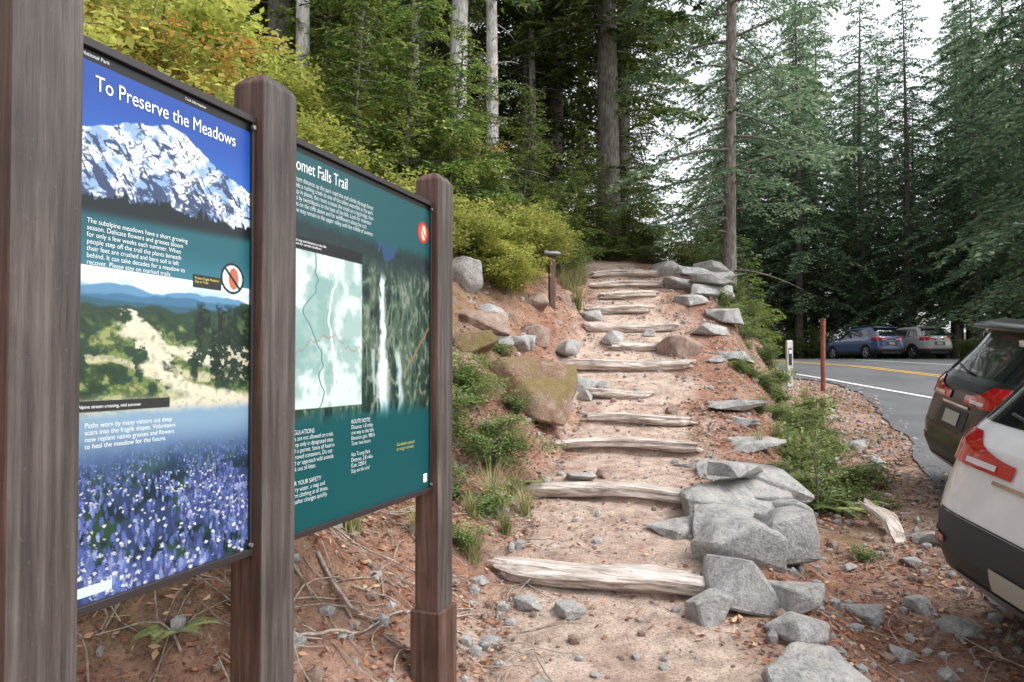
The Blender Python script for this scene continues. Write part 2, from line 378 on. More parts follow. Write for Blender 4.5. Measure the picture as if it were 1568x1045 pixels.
SR = [(.75, 9.9, .55, .4, .24), (.98, 9.15, .32, .3, .22), (1.55, 10.65, .4, .35, .25), (2.5, 10.25, .55, .45, .4), (.95, 8.9, .25, .2, .15), (1.9, 8.2, .2, .16, .1), (1.35, 11.55, .35, .3, .25),
      (2.7, 8.0, .35, .3, .1), (.6, 6.1, .26, .2, .1), (.85, 6.25, .2, .16, .08), (.1, 4.05, .18, .13, .09), (.33, 3.95, .2, .15, .08), (1.65, 6.5, .2, .16, .08), (3.0, 10.0, .3, .25, .1), (.95, 13.2, .35, .3, .3), (.65, 9.0, .3, .25, .2), (1.2, 9.2, .2, .2, .12), (2.2, 11.0, .25, .2, .14)]
for k, (x, y, a1, b1, c1) in enumerate(SR):
    rock("trail_stone", x, y, a1*1.15, b1*1.15, c1*1.15, 200+k, M_rock_r if k in (3, 5, 9) else M_rock, random.uniform(0, 3), sink=.33)
BR = [(-.70, 9.3, .52, .5, .62, M_rock), (-.4, 8.2, .7, .6, .35, M_rock_r), (.05, 7.5, 1.25, .85, .7, M_rock_m), (.3, 9.4, .4, .35, .3, M_rock_r), (-.3, 8.8, .4, .3, .3, M_rock),
      (.05, 8.5, .3, .3, .25, M_rock), (.45, 8.3, .35, .3, .25, M_rock_r), (-.45, 7.6, .5, .4, .3, M_rock_m), (.35, 10.3, .4, .35, .3, M_rock_r), (.9, 11.6, .4, .35, .3, M_rock_r), (.2, 9.0, .25, .25, .2, M_rock),
      (-.15, 8.2, .3, .25, .2, M_rock), (.25, 8.0, .3, .25, .25, M_rock_r), (-.1, 9.2, .25, .25, .2, M_rock_r), (-.25, 7.0, .5, .4, .3, M_rock_m)]
for k, (x, y, a1, b1, c1, mt) in enumerate(BR):
    rock("boulder", x, y, a1*1.15, b1*1.15, c1*1.1, 300+k, mt, random.uniform(-.5, .5), (random.uniform(-.2, .2), random.uniform(-.2, .2)), .47)
for k, (x, y, s_) in enumerate([(2.15, 4.2, .2), (2.55, 4.3, .18), (2.6, 4.0, .18), (2.1, 3.75, .12), (2.25, 3.55, .1), (3.3, 5.4, .22), (2.9, 5.0, .13), (3.1, 6.2, .18), (2.3, 3.3, .1), (2.0, 3.4, .1), (4.0, 7.6, .3), (4.3, 8.6, .25), (3.4, 4.9, .15), (-.12, 3.6, .11), (-.45, 3.1, .08), (.12, 3.2, .07), (-.7, 3.5, .07), (.4, 3.3, .05), (-1.1, 3.2, .09), (-.2, 4.3, .1), (2.4, 4.9, .1), (2.0, 4.0, .09), (1.9, 3.0, .1), (1.7, 2.9, .08)]):
    rock("stone", x, y, s_*1.3, s_, s_*.65, 400+k, M_rock, random.uniform(0, 3), sink=.33)

# gravel
B = Build(); n = 7500
px_ = RNG.uniform(-2.5, 7, n*3); py_ = RNG.uniform(2.2, 15, n*3)
side = px_-xcf(py_)
keep = (RNG.uniform(size=n*3) < np.where(side > .75, .65, np.where(side > -.6, .16, .4))) & (px_ < np.interp(py_, LY, LX)+.3)
px_, py_ = px_[keep], py_[keep]; pz_ = height(px_, py_)
for k in range(len(px_)):
    v, f = ICO[1]; s_ = .009+.035*RNG.uniform()**4
    vv = v*(RNG.uniform(.6, 1.2, 3))*s_*(1+RNG.uniform(-.2, .2, (len(v), 1)))
    B.add(vv+np.array([px_[k], py_[k], pz_[k]+s_*.3]), f, 0 if RNG.uniform() < .6 else 1)
B.obj("gravel", [M_rock, M_rock_r])

# fallen leaves and needles
B = Build(); n = 120000
px_ = RNG.uniform(-3.2, 6.5, n); py_ = 1.9+RNG.uniform(size=n)**1.3*13
side = px_-xcf(py_); cl = fbm(px_*2.5, py_*2.5, 77, 3)
keep = RNG.uniform(size=n) < np.where(np.abs(side) < .6, .16, .95)*sstep(.25, .6, cl)*(px_ < np.interp(py_, LY, LX)+.2)
px_, py_ = px_[keep], py_[keep]; n = len(px_)
Cc = np.stack([px_, py_, height(px_, py_)+.012], -1); th = RNG.uniform(0, 6.28, n)
D = np.stack([np.cos(th), np.sin(th), RNG.normal(0, .25, n)], -1); U = np.stack([RNG.normal(0, .35, n), RNG.normal(0, .35, n), np.ones(n)], -1)
isn = RNG.uniform(size=n) < .6
B.leaves(Cc, D, U, np.where(isn, .085, .045)*RNG.uniform(.6, 1.3, n), np.where(isn, .006, .026), 0, RNG.uniform(0, 1, n)**1.1)
B.obj("fallen_leaves", [M_lit])
# twigs
B = Build()
for k in range(1000):
    x = RNG.uniform(-2.6, .2) if k < 720 else RNG.uniform(1.8, 4.5); y = RNG.uniform(2.2, 7.5)
    L = RNG.uniform(.08, .5); th = RNG.uniform(0, 6.28); t = np.linspace(0, 1, 6)
    xx = x+np.cos(th)*L*t+np.sin(th)*.06*np.sin(t*3+k); yy = y+np.sin(th)*L*t+.05*np.cos(t*4+k)
    zz = height(xx, yy)+.012+.06*t*RNG.uniform(0, 1.3)
    B.tube(np.stack([xx, yy, zz], -1), np.linspace(.0045, .0015, 6)*RNG.uniform(.6, 1.4), 4)
B.obj("fallen_twigs", [M_stick])
B = Build()
for pts in ([(-.95, 3.35), (-.75, 3.15), (-.62, 3.2), (-.5, 3.45), (-.42, 3.4)], [(-1.3, 3.6), (-1.0, 3.7), (-.8, 3.95), (-.55, 4.0)], [(-.9, 2.8), (-.7, 2.95), (-.6, 3.25)]):
    p = np.array(pts); t = np.linspace(0, len(p)-1, 16); xx = np.interp(t, range(len(p)), p[:, 0]); yy = np.interp(t, range(len(p)), p[:, 1])
    B.tube(np.stack([xx, yy, height(xx, yy)+.02+.02*np.sin(t*2)**2], -1), np.linspace(.010, .004, 16), 6)
B.obj("exposed_root", [M_stick], smooth=True)

# ------------------------------------------------------------------ log steps
def logstep(x0, y0, x1, y1, z, r, seed, name="log_step"):
    n = 60; sides = 24; t = np.linspace(0, 1, n); L = math.hypot(x1-x0, y1-y0)
    th = np.linspace(0, 2*np.pi, sides, endpoint=False)
    S_, T_ = np.meshgrid(th, t)
    rad = r*(1+.35*(fbm(S_*1.6+seed, T_*L*3, seed, 4)-.5)+.14*np.sin(S_*7+T_*3+seed)*vnoise(T_*L*2, S_, seed+3)+.12*(vnoise(S_*6, T_*2, seed+8)-.5))
    endt = np.minimum(T_*L, (1-T_)*L); rad *= .55+.45*sstep(0, .2, endt+.12*vnoise(S_*2, T_, seed+9))
    zz = np.clip(rad*np.sin(S_)*.9, -r, r*.6+.025*(fbm(T_*9, S_*2, seed+4, 3)-.5))+.026*np.sin(T_*4+seed)
    v = np.stack([T_*L+(vnoise(S_*3, T_*0+seed, 3)-.5)*.2*np.where(T_ < .5, 1, -1)*(endt < .02), rad*np.cos(S_)*1.3+.04*np.sin(T_*5+seed*2), zz], -1).reshape(-1, 3)
    i = np.arange(n-1)[:, None]*sides; j = np.arange(sides)[None]; j2 = (j+1) % sides
    B = Build(); B.add(v, np.stack([i+j, i+j2, i+sides+j2, i+sides+j], -1).reshape(-1, 4))
    for k in (0, n-1):
        vv = np.vstack([v[k*sides:(k+1)*sides], v[k*sides:(k+1)*sides].mean(0)]); B.add(vv, [[q, (q+1) % sides, sides] for q in range(sides)])
    o = B.obj(name, [M_log]); o.location = (x0, y0, z); o.rotation_euler = (0, random.uniform(-.04, .04), math.atan2(y1-y0, x1-x0)); return o
HW = [(.70, .66), (.72, .62), (.80, .62), (.58, .6), (.55, .3), (.98, .95), (.35, .66), (.78, .78), (.66, .45), (.5, .56), (.7, .6), (.6, .75)]
JT = [0, 0, 0, .04, -.05, 0, .08, -.06, .07, -.08, .05, -.04]
for k, (y, b0, t0) in enumerate(STEPS):
    xc = float(xcf(y)); l, r_ = HW[k]; kk = float(kf(y))+JT[k]
    rr = max(.07, (t0-b0)*.55)
    logstep(xc-l, y+kk*l, xc+r_, y-kk*r_, (b0+t0)/2+.012, rr*1.05, 11+k*7)
o = logstep(3.0, 5.75, 3.15, 5.35, hz(3.05, 5.6)+.12, .06, 333, "log_stump_piece"); o.rotation_euler[1] = .6; o.location.z += .06

# ------------------------------------------------------------------ trail information sign
sign = empty("trail_information_sign", (-.937, 1.49, 0), (0, 0, math.radians(68.8)))
def box(name, x0, x1, y0, y1, z0, z1, mat, parent, bev=.004, top=0.0, mats2=None):
    bm = bmesh.new(); bmesh.ops.create_cube(bm, size=1)
    for v in bm.verts:
        v.co = Vector(((x0+x1)/2+v.co.x*(x1-x0), (y0+y1)/2+v.co.y*(y1-y0), (z0+z1)/2+v.co.z*(z1-z0)))
    if top > 0:
        fs = [max(bm.faces, key=lambda f: f.calc_center_median().z)]
        bmesh.ops.inset_region(bm, faces=fs, thickness=min(x1-x0, y1-y0)*.3)
        for v in fs[0].verts: v.co.z += top
    bm.normal_update()
    me = bpy.data.meshes.new(name); bm.to_mesh(me); bm.free(); me.materials.append(mat)
    if mats2: me.materials.append(mats2)
    o = bpy.data.objects.new(name, me); link(o, parent)
    if mats2:
        for p in me.polygons:
            if p.normal.x < -.5: p.material_index = 1
    md = o.modifiers.new("b", 'BEVEL'); md.width = bev; md.segments = 2; md.limit_method = 'ANGLE'
    return o
PB = [(-.188, -.042), (.501, .645), (1.580, 1.722)]
for k, (a0, a1) in enumerate(PB):
    box(f"post_{k+1}", a0, a1, -.052, .062, -.3, 2.375, M_post, sign, .006, .03, M_post_r)
box("post_sleeve", 1.565, 1.737, -.067, .077, -.3, .5, M_post_r, sign, .006)

def paint_obj(name, x0, x1, z0, z1, ypos, img):
    nv, nu, _ = img.shape
    U, Vv = np.meshgrid(np.linspace(x0, x1, nu), np.linspace(z1, z0, nv))
    B = Build(); i = np.arange(nu*nv).reshape(nv, nu)
    B.add(np.stack([U, np.full_like(U, ypos), Vv], -1).reshape(-1, 3), np.stack([i[:-1, :-1], i[1:, :-1], i[1:, 1:], i[:-1, 1:]], -1).reshape(-1, 4))
    o = B.obj(name, [M_print], sign)
    a = o.data.attributes.new("print", 'FLOAT_COLOR', 'POINT')
    a.data.foreach_set("color", np.concatenate([s2l(np.clip(img, 0, 1))*.8, np.ones((nv, nu, 1))], -1).astype(np.float32).ravel())
    return o
m, nd, ln, b = newmat("printed_panel", 0.35, spec=.4)
at = nd.new("ShaderNodeAttribute"); at.attribute_name = "print"; ln.new(at.outputs["Color"], b.inputs["Base Color"]); M_print = m

def lay(img, mask, col):
    mk = np.clip(mask, 0, 1)[..., None]; return img*(1-mk)+np.asarray(col)*mk
def ridged(x, y, seed, o=5):
    s = 0; a = .5; t = 0
    for k in range(o):
        s = s+a*(1-np.abs(2*vnoise(x*2**k, y*2**k, seed+k*13)-1)); t += a; a *= .55
    return s/t

# panel 1 artwork
nu, nv = 300, 680
U, V = np.meshgrid(np.linspace(0, 1, nu), np.linspace(0, 1, nv)); x = U*.541; y = V*1.22
img = np.zeros((nv, nu, 3))+np.array([.09, .28, .62]); img = lay(img, sstep(.05, .2, V)*.6, (.2, .47, .80))
rd = np.interp(U, [0, .12, .25, .38, .47, .55, .65, .8, 1], [.155, .138, .112, .095, .083, .088, .112, .145, .168])+(fbm(x*30, x*0, 4, 5)-.5)*.018
wx = x+.05*fbm(x*10, y*10, 88, 3); rg = ridged(wx*13+y*10, y*15-wx*7, 8, 6); rg2 = ridged(wx*34-y*22, y*30, 9, 4); rg3 = ridged(wx*60+y*70, y*40-wx*20, 19, 4)
mt = (V > rd).astype(float)
snow = np.ones_like(img)*np.array([.93, .95, .97]); snow = lay(snow, sstep(.74, .60, rg)*.75, (.42, .58, .8)); snow = lay(snow, sstep(.62, .5, rg3)*.35, (.5, .64, .82)); snow = lay(snow, sstep(.74, .82, rg2+.9*(V-rd)-.35*(rg-.6)), (.2, .27, .4))
snow = lay(snow, sstep(.8, .88, rg3+.6*(V-rd))*.8, (.24, .30, .42))
img = img*(1-mt[..., None])+snow*mt[..., None]
fh = .225+.05*fbm(x*8, x*0+3, 14, 3)+.03*np.abs(U-.4)
img = lay(img, sstep(fh, fh+.015, V)*sstep(.5, .62, rg2)*.9, (.12, .2, .32)); img = lay(img, sstep(fh+.02, fh+.04, V)*.6, (.16, .26, .38))
tl = .268+(fbm(x*12, x*0, 6, 3)-.5)*.03-.03*vnoise(x*160, x*0, 5)*vnoise(x*40, x*0+4, 15)-.012*U
img = lay(img, sstep(tl, tl+.004, V), (.03, .09, .11))
img = lay(img, sstep(.285, .31, V+.02*U), (.10, .36, .40))
img = lay(img, sstep(.32, .4, V), (.2, .45, .52))
p2 = (V > .392)
sky2 = np.zeros_like(img)+np.array([.82, .9, .94]); sky2 = lay(sky2, sstep(.40, .43, V)*.6, (.45, .68, .85))
sky2 = lay(sky2, (fbm(x*8, y*30, 90, 4) > .52)*(V < .43)*.7, (.93, .95, .96))
nn = fbm(x*34, y*48, 23, 5); n5 = fbm(x*11, y*17, 24, 4); n6 = fbm(x*90, y*110, 29, 3)
for kk, (bz_, am, cc) in enumerate([(.424, .03, (.36, .55, .68)), (.436, .03, (.25, .43, .56)), (.447, .02, (.2, .36, .42))]):
    h1 = bz_+(fbm(x*9, x*0+8+kk, 21+kk, 4)-.5)*am; sky2 = lay(sky2, sstep(h1, h1+.004, V), cc)
h2 = .458+(fbm(x*14, x*0+2, 22, 4)-.5)*.03-.03*sstep(.55, 1, U)
sky2 = lay(sky2, sstep(h2, h2+.006, V), (.17, .26, .2)); sky2 = lay(sky2, sstep(h2+.01, h2+.06, V)*sstep(.42, .55, nn), (.42, .5, .28))
sky2 = lay(sky2, sstep(.54, .62, n5)*sstep(.47, .5, V)*.7, (.13, .22, .13)); sky2 = lay(sky2, sstep(.60, .66, nn)*sstep(.48, .5, V)*.8, (.6, .62, .4))
sky2 = lay(sky2, sstep(.52, .62, n6)*sstep(h2+.01, h2+.02, V)*.4, (.08, .16, .09))
pc = np.interp(V, [.46, .5, .54, .58, .61, .64, .67], [.20, .30, .44, .40, .55, .75, .6])+.2*(n5-.5); pw = np.interp(V, [.46, .5, .56, .6, .64, .67], [.02, .09, .07, .10, .25, .8])
sky2 = lay(sky2, (1-sstep(pw*.5, pw*1.2, np.abs(U-pc+.15*(nn-.5)+.08*(n6-.5))))*(V > .465), (.84, .82, .73))
sky2 = lay(sky2, (1-sstep(.010, .02, np.abs(V-.505-.06*U+.06*(n5-.5))))*(U > .3)*(nn > .42), (.83, .81, .72))
sky2 = lay(sky2, (1-sstep(.006, .014, np.abs(V-.56-.04*U+.05*(n5-.5))))*(nn > .46)*.8, (.8, .78, .66))
dt = sstep(.62, .72, U-.9*np.abs(V-.53)+.5*(fbm(x*45, y*14, 25, 4)-.5))*sstep(.43, .45, V)*(1-sstep(.59, .63, V)); sky2 = lay(sky2, dt*.9*(n6 < .58), (.07, .14, .11))
sky2 = lay(sky2, sstep(.62, .645, V+.02*(nn-.5))*(.9-.5*(nn > .5)), (.82, .79, .70))
sky2 = lay(sky2, sstep(.56, .66, n6)*sstep(.5, .52, V)*.25, (.35, .36, .25))
img = np.where(p2[..., None], sky2, img)
img = lay(img, sstep(.648, .672, V+.01*(nn-.5)), (.50, .62, .71)); img = lay(img, sstep(.68, .78, V), (.25, .35, .52))
fl = np.zeros_like(img)+np.array([.10, .17, .20]); fl = lay(fl, sstep(.45, .6, fbm(x*30, y*30, 41, 4)), (.16, .27, .19)); fl = lay(fl, sstep(.45, .55, fbm(x*14, y*22, 42, 3))*.8, (.2, .26, .42))
r_ = np.random.default_rng(3); dens = fbm(x*12, y*16, 47, 3)
for k in range(4200):
    vv = .71+.285*r_.uniform()**.85; uu = r_.uniform(); s_ = .0018+.0058*((vv-.70)/.3)**1.2*r_.uniform(.5, 1.2)
    i0 = int(vv*(nv-1)); j0 = int(uu*(nu-1))
    if dens[i0, j0] < .46 and r_.uniform() < .8: continue
    rj = max(1, int(s_*1.6/1.22*nv)+1); w_ = r_.uniform()
    spike = w_ >= .26
    cc = np.array([.9, .92, .95]) if not spike else (np.array([.36, .44, .70]) if w_ < .6 else (np.array([.27, .31, .54]) if w_ < .86 else np.array([.56, .62, .82])))
    ri = rj*(3 if spike else 1)
    a0, a1, b0, b1 = max(0, i0-ri), min(nv, i0+ri+1), max(0, j0-rj), min(nu, j0+rj+1)
    ey = 2.2 if spike else .7
    sub = np.hypot((V[a0:a1, b0:b1]-vv)*1.22/ey, (U[a0:a1, b0:b1]-uu)*.541) < s_*(.5+.8*r_.uniform(size=(a1-a0, b1-b0)))
    fl[a0:a1, b0:b1][sub] = cc*r_.uniform(.7, 1)
mk = sstep(.71, .82, V+.03*(nn-.5))[..., None]; img = img*(1-mk)+fl*mk
img = lay(img, (V < .024)*1., (.03, .03, .04))
def disc(img, U, V, w, h, cu, cv, r, fill, rim, slash=True, fig=(.75, .4, .3)):
    dd = np.hypot((U-cu)*w, (V-cv)*h); img = lay(img, (dd < r)*1., fill)
    img = lay(img, (np.hypot((U-cu)*w-.004, ((V-cv)*h)*.6) < r*.42)*1., fig)
    if slash: img = lay(img, ((np.abs((U-cu)*w-(V-cv)*h) < r*.12) & (dd < r))*1., rim)
    return lay(img, ((dd < r) & (dd > r*.84))*1., rim)
img = disc(img, U, V, .541, 1.22, .86, .375, .043, (.85, .9, .86), (.06, .1, .14))
img = lay(img, ((U < .2) & (U > .05) & (V > .967) & (V < .985))*1., (.8, .92, .85))
P1 = (-.042, .501); PZ = (1.034, 2.253)
paint_obj("meadow_panel_print", P1[0], P1[1], PZ[0], PZ[1], -.012, img)

# panel 2 artwork
nu, nv = 400, 500; w2 = .935
U, V = np.meshgrid(np.linspace(0, 1, nu), np.linspace(0, 1, nv)); x = U*w2; y = V*1.22
teal = np.array([.04, .31, .325])
img = np.zeros((nv, nu, 3))+teal
wx = x+.04*fbm(x*9, y*9, 71, 3); n_a = ridged(wx*13, y*5, 51, 5); n_b = ridged(wx*40, y*14, 52, 5); n_c = fbm(x*60, y*50, 53, 3)
cliff = np.zeros_like(img)+np.array([.13, .22, .2]); cliff = lay(cliff, sstep(.55, .7, n_a), (.3, .38, .33)); cliff = lay(cliff, sstep(.68, .8, n_b)*.8, (.52, .56, .48)); cliff = lay(cliff, sstep(.5, .38, n_b), (.06, .12, .12)); cliff = lay(cliff, sstep(.5, .6, n_c)*.4, (.2, .3, .16))
skl = .285-1.1*np.abs(U-.63)+.05*(n_c-.5)-.04*vnoise(x*70, x*0, 34)
skm = sstep(skl+.004, skl-.004, V); cliff = lay(cliff, skm, (.13, .27, .42))
tree = sstep(.30+.10*(n_c-.5)+.05*vnoise(x*50, x*0, 33), .22, V)*(1-skm); cliff = lay(cliff, tree*.9, (.05, .14, .15))
wc = .595+.03*(V-.4)+.012*(fbm(V*30, V*0, 7, 3)-.5); ww = np.interp(V, [.24, .3, .45, .55, .6, .74], [.004, .018, .024, .028, .05, .03])
cliff = lay(cliff, (1-sstep(ww*.4, ww*1.4, np.abs(U-wc+.04*(n_b-.5))))*sstep(.27, .31, V)*.95, (.86, .9, .92))
cliff = lay(cliff, (1-sstep(.006, .016, np.abs(U-.53+.04*(n_a-.5))))*(V > .52)*(V < .66)*.6, (.8, .86, .86))
wc2 = .72+.05*(fbm(V*12, V*0, 17, 3)-.5); cliff = lay(cliff, (1-sstep(.006, .03, np.abs(U-wc2+.03*(n_b-.5))))*sstep(.5, .54, V)*.8, (.8, .86, .87))
cliff = lay(cliff, (1-sstep(.006, .012, np.abs((U-.82)*.7+(V-.55)-.03*(n_a-.5))))*(U > .76)*.8, (.55, .45, .34))
pm = sstep(.17, .21, V+.02*(n_c-.5))*(1-sstep(.68, .75, V+.05*(n_a-.5))); img = img*(1-pm[..., None])+cliff*pm[..., None]
mp = (U < .44)*(V > .27)*(V < .685)*1.
mcol = np.zeros_like(img)+np.array([.62, .73, .71]); mcol = lay(mcol, sstep(.5, .75, ridged(x*9, y*9, 61, 5)), (.80, .86, .84)); mcol = lay(mcol, sstep(.50, .58, fbm(x*7+3, y*7, 66, 5))*.6, (.46, .62, .6))
rc = .27+.09*(fbm(V*9, V*0, 8, 4)-.5)*2; mcol = lay(mcol, (1-sstep(.003, .007, np.abs(U-rc)))*1., (.92, .95, .93)); rc = .13+.12*(fbm(V*7, V*0+3, 9, 4)-.5)*2; mcol = lay(mcol, (1-sstep(.002, .005, np.abs(U-rc)))*1., (.35, .5, .5))
mcol = lay(mcol, (1-sstep(.002, .004, np.abs(V-.52-.12*(fbm(U*12, U*0, 6, 4)-.5))))*.5, (.6, .48, .4))
img = img*(1-mp[..., None])+mcol*mp[..., None]
img = lay(img, ((U < .44)*(V > .235)*(V < .268))*1., (.03, .04, .05))
img = lay(img, (V < .02)*1., (.03, .03, .04))
img = disc(img, U, V, w2, 1.22, .93, .105, .045, (.85, .3, .2), (.75, .1, .06), True, (.9, .85, .75))
P2 = (.645, 1.580)
paint_obj("waterfall_panel_print", P2[0], P2[1], PZ[0], PZ[1], -.012, img)
for nm, (a0, a1) in (("meadow_panel", P1), ("waterfall_panel", P2)):
    box(nm+"_backing", a0+.001, a1-.001, -.0105, .012, PZ[0]+.001, PZ[1]-.001, M_frame, sign, .001)
    box(nm+"_frame_top", a0, a1, -.024, .016, PZ[1]-.004, PZ[1]+.016, M_frame, sign, .002)
    box(nm+"_frame_bottom", a0, a1, -.024, .016, PZ[0]-.016, PZ[0]+.004, M_frame, sign, .002)
    box(nm+"_frame_left", a0, a0+.012, -.022, .014, PZ[0]+.004, PZ[1]-.004, M_frame, sign, .002)
    box(nm+"_frame_right", a1-.012, a1, -.022, .014, PZ[0]+.004, PZ[1]-.004, M_frame, sign, .002)
def text(s, u, v, size, mat=M_txt, panel=P1, name="panel_text", sx=1.0, ls=1.0, yy=-.0135, bold=0):
    cu = bpy.data.curves.new(name, 'FONT'); cu.body = s; cu.size = size; cu.space_line = ls; cu.offset = bold; cu.extrude = 0
    cu.materials.append(mat); o = bpy.data.objects.new(name, cu)
    o.location = (panel[0]+u*(panel[1]-panel[0]), yy, PZ[1]-v*1.22); o.rotation_euler = (math.pi/2, 0, 0); o.scale = (sx, 1, 1)
    return link(o, sign)
text("To Preserve the Meadows", .10, .073, .049, sx=.80, name="title_text")
text("National Park", .04, .017, .012); text("Trail Information", .55, .017, .010)
P_ = ["The subalpine meadows have a short growing", "season. Delicate flowers and grasses bloom", "for only a few weeks each summer. When", "people step off the trail the plants beneath", "their feet are crushed and bare soil is left", "behind. It can take decades for a meadow to", "recover. Please stay on marked trails."]
text("\n".join(P_), .07, .316, .0160, ls=.95, sx=.92, bold=-.0001)
box("caption_bar", P1[0]+.33, P1[0]+.425, -.0135, -.0122, PZ[1]-.405*1.22, PZ[1]-.378*1.22, M_blk, sign, .0002)
text("Protect Fragile Meadows\nStay on Trails", .615, .388, .0095, M_txty, ls=.95, yy=-.0145, sx=.85)
box("caption_bar_2", P1[0]+.015, P1[0]+.26, -.0135, -.0122, PZ[1]-.655*1.22, PZ[1]-.636*1.22, M_blk, sign, .0002)
text("Alpine stream crossing, mid summer", .04, .649, .0105, yy=-.0145)
text("Paths worn by many visitors cut deep\nscars into the fragile slopes. Volunteers\nnow replant native grasses and flowers\nto heal the meadow for the future.", .07, .684, .0160, ls=.95, sx=.94, bold=-.0001)
text("Comet Falls Trail", .012, .066, .058, panel=P2, sx=.76, name="title_text")
Q_ = ["A short distance up the park road this trail climbs through forest", "beside a rushing creek to one of the tallest waterfalls in the park.", "Steep in places, the route crosses the creek on a log bridge, then", "rises by switchbacks to the base of the falls. Look for mountain", "goats on the cliffs above and for wildflowers along the trail.", "Snow may remain in the upper valley until the middle of summer."]
text("\n".join(Q_), .02, .095, .0225, panel=P2, ls=.87, sx=.78, bold=-.0003)
text("Trail map and distances to the falls\nCheck for current conditions", .03, .25, .012, M_txt, P2, yy=-.0145, ls=.9)
text("REGULATIONS\n"+"\n".join(["Pets are not allowed on trails.", "Camp only in designated sites", "with a permit. Store all food in", "approved containers. Do not", "feed or approach wild animals.", "Pack out all litter."]), .02, .748, .021, panel=P2, ls=.90, sx=.88, bold=-.0003)
text("FOR YOUR SAFETY\n"+"\n".join(["Carry water, a map and", "warm clothing at all times.", "Weather changes quickly."]), .02, .878, .021, panel=P2, ls=.90, sx=.88, bold=-.0003)
text("ROUTE NOTES\n"+"\n".join(["Distance: 1.8 miles", "one way to the falls", "Elevation gain: 900 ft", "Time: two hours", "", "Van Trump Park", "Distance: 2.8 miles", "Gain: 2200 ft", "Stay on the trail"]), .37, .738, .021, panel=P2, ls=.92, sx=.86, bold=-.0003)
text("Conditions posted\nat ranger stations", .70, .83, .020, M_txty, P2, ls=.9, sx=.95, bold=-.0003)
box("panel_logo", P2[1]-.06, P2[1]-.03, -.0135, -.0122, PZ[0]+.03, PZ[0]+.065, M_txt, sign, .0002)
M_bolt = newmat("bolt_steel", .4, (.5, .48, .45), .9)[0]
for (bx, bz) in ((.488, 1.05), (.488, 2.235), (1.566, 1.05), (1.566, 2.235)):
    B = Build(); B.tube([(bx, -.022, bz), (bx, -.030, bz)], .006, 10, caps=True); B.obj("bolt", [M_bolt], sign)

# ------------------------------------------------------------------ small posts
e = empty("trail_marker_sign", (.62, 10.6, hz(.62, 10.6)-.2), (0, 0, .25))
box("post", -.045, .045, -.045, .045, 0, 1.0, M_post_r, e)
o = box("angled_board", -.14, .14, -.10, .10, -.015, .015, M_post, e); o.location = (0, -.02, 1.03); o.rotation_euler = (math.radians(22), 0, 0)
o = box("board_print", -.12, .12, -.08, .08, .017, .02, newmat("print_grey", .5, (.35, .36, .36))[0], e, .001); o.location = (0, -.02, 1.03); o.rotation_euler = (math.radians(22), 0, 0)
e = empty("rusty_bollard_post", (6.15, 13.5, hz(6.15, 13.5)-.1))
B = Build(); B.tube([(0, 0, 0), (0, 0, .7), (.01, 0, 1.5)], .045, 12, caps=True); B.obj("post", [M_rust], e, True)
B = Build(); B.tube([(.01, 0, 1.5), (.01, 0, 1.53)], .05, 12, caps=True); B.obj("cap", [M_rust], e, True)
M_wp = woodmat("pale_post_wood", (.35, .34, .32), (.5, .49, .47), (.62, .61, .6), (1, 1, .1), .8)
e = empty("roadside_marker_post", (5.2, 12.8, hz(5.2, 12.8)-.15), (0, 0, .2))
box("post", -.06, .06, -.03, .03, 0, 1.05, M_wp, e, .005, .02); box("marker_plate", -.035, .035, -.034, -.031, .6, .92, M_blk, e, .001); box("reflector", -.025, .025, -.04, -.0345, .82, .89, M_txt, e, .001)

# ------------------------------------------------------------------ cars
M_glass = newmat("car_glass", .04, (.01, .012, .015), 0, .5, .6)[0]
M_plastic = newmat("black_plastic", .5, (.035, .037, .040))[0]
M_tyre = newmat("tyre_rubber", .85, (.018, .018, .018))[0]
M_rim = newmat("alloy_rim", .3, (.5, .5, .52), .9)[0]
M_tail = newmat("tail_light", .08, (.42, .008, .014), 0, 1.0)[0]
M_lamp = newmat("clear_lamp", .08, (.6, .6, .62), 0, 1.0)[0]
M_chrome = newmat("chrome", .15, (.7, .7, .7), 1.0)[0]
def paintmat(name, col, coat=1.0):
    m, nd, ln, b = newmat(name, .3, col, 0, coat)
    v = coords(nd, ln); f = noise(nd, ln, v, 6, 5)
    ln.new(ramp(nd, ln, f, [(.3, tuple(c*.88 for c in col)), (.7, col)]), b.inputs["Base Color"]); return m
TZ = [.20, .24, .32, .45, .62, .80, .95, 1.05, 1.12, 1.25, 1.40, 1.52, 1.60, 1.65, 1.68]
TR = [.30, .14, .04, .0, .0, .05, .09, .12, .17, .29, .42, .50, .56, .72, 1.1]
TF = [4.25, 4.42, 4.54, 4.6, 4.6, 4.56, 4.44, 4.05, 3.46, 3.18, 2.9, 2.66, 2.5, 2.3, 2.0]
TW = [.80, .86, .90, .92, .925, .925, .915, .90, .88, .84, .79, .745, .705, .64, .5]
TN = [6, 6, 6.5, 7, 7, 7, 6.5, 6.5, 6, 6, 6, 6, 6, 5.5, 5]
def prm(z):
    return [float(np.interp(z, TZ, t)) for t in (TR, TF, TW, TN)]
def ringpt(th, z):
    xr, xf, w, n = prm(z); cx = (xr+xf)/2; hx = (xf-xr)/2; c = math.cos(th); s = math.sin(th)
    return (cx-hx*math.copysign(abs(c)**(2/n), c), w*math.copysign(abs(s)**(2/n), s), z)
def rearpt(yy, z, off):
    xr, xf, w, n = prm(z); cx = (xr+xf)/2; hx = (xf-xr)/2; q = min(abs(yy)/w, .999)
    xx = cx-hx*(1-q**n)**(1/n); return (xx-off, yy+math.copysign(off*.6*q**4, yy), z)
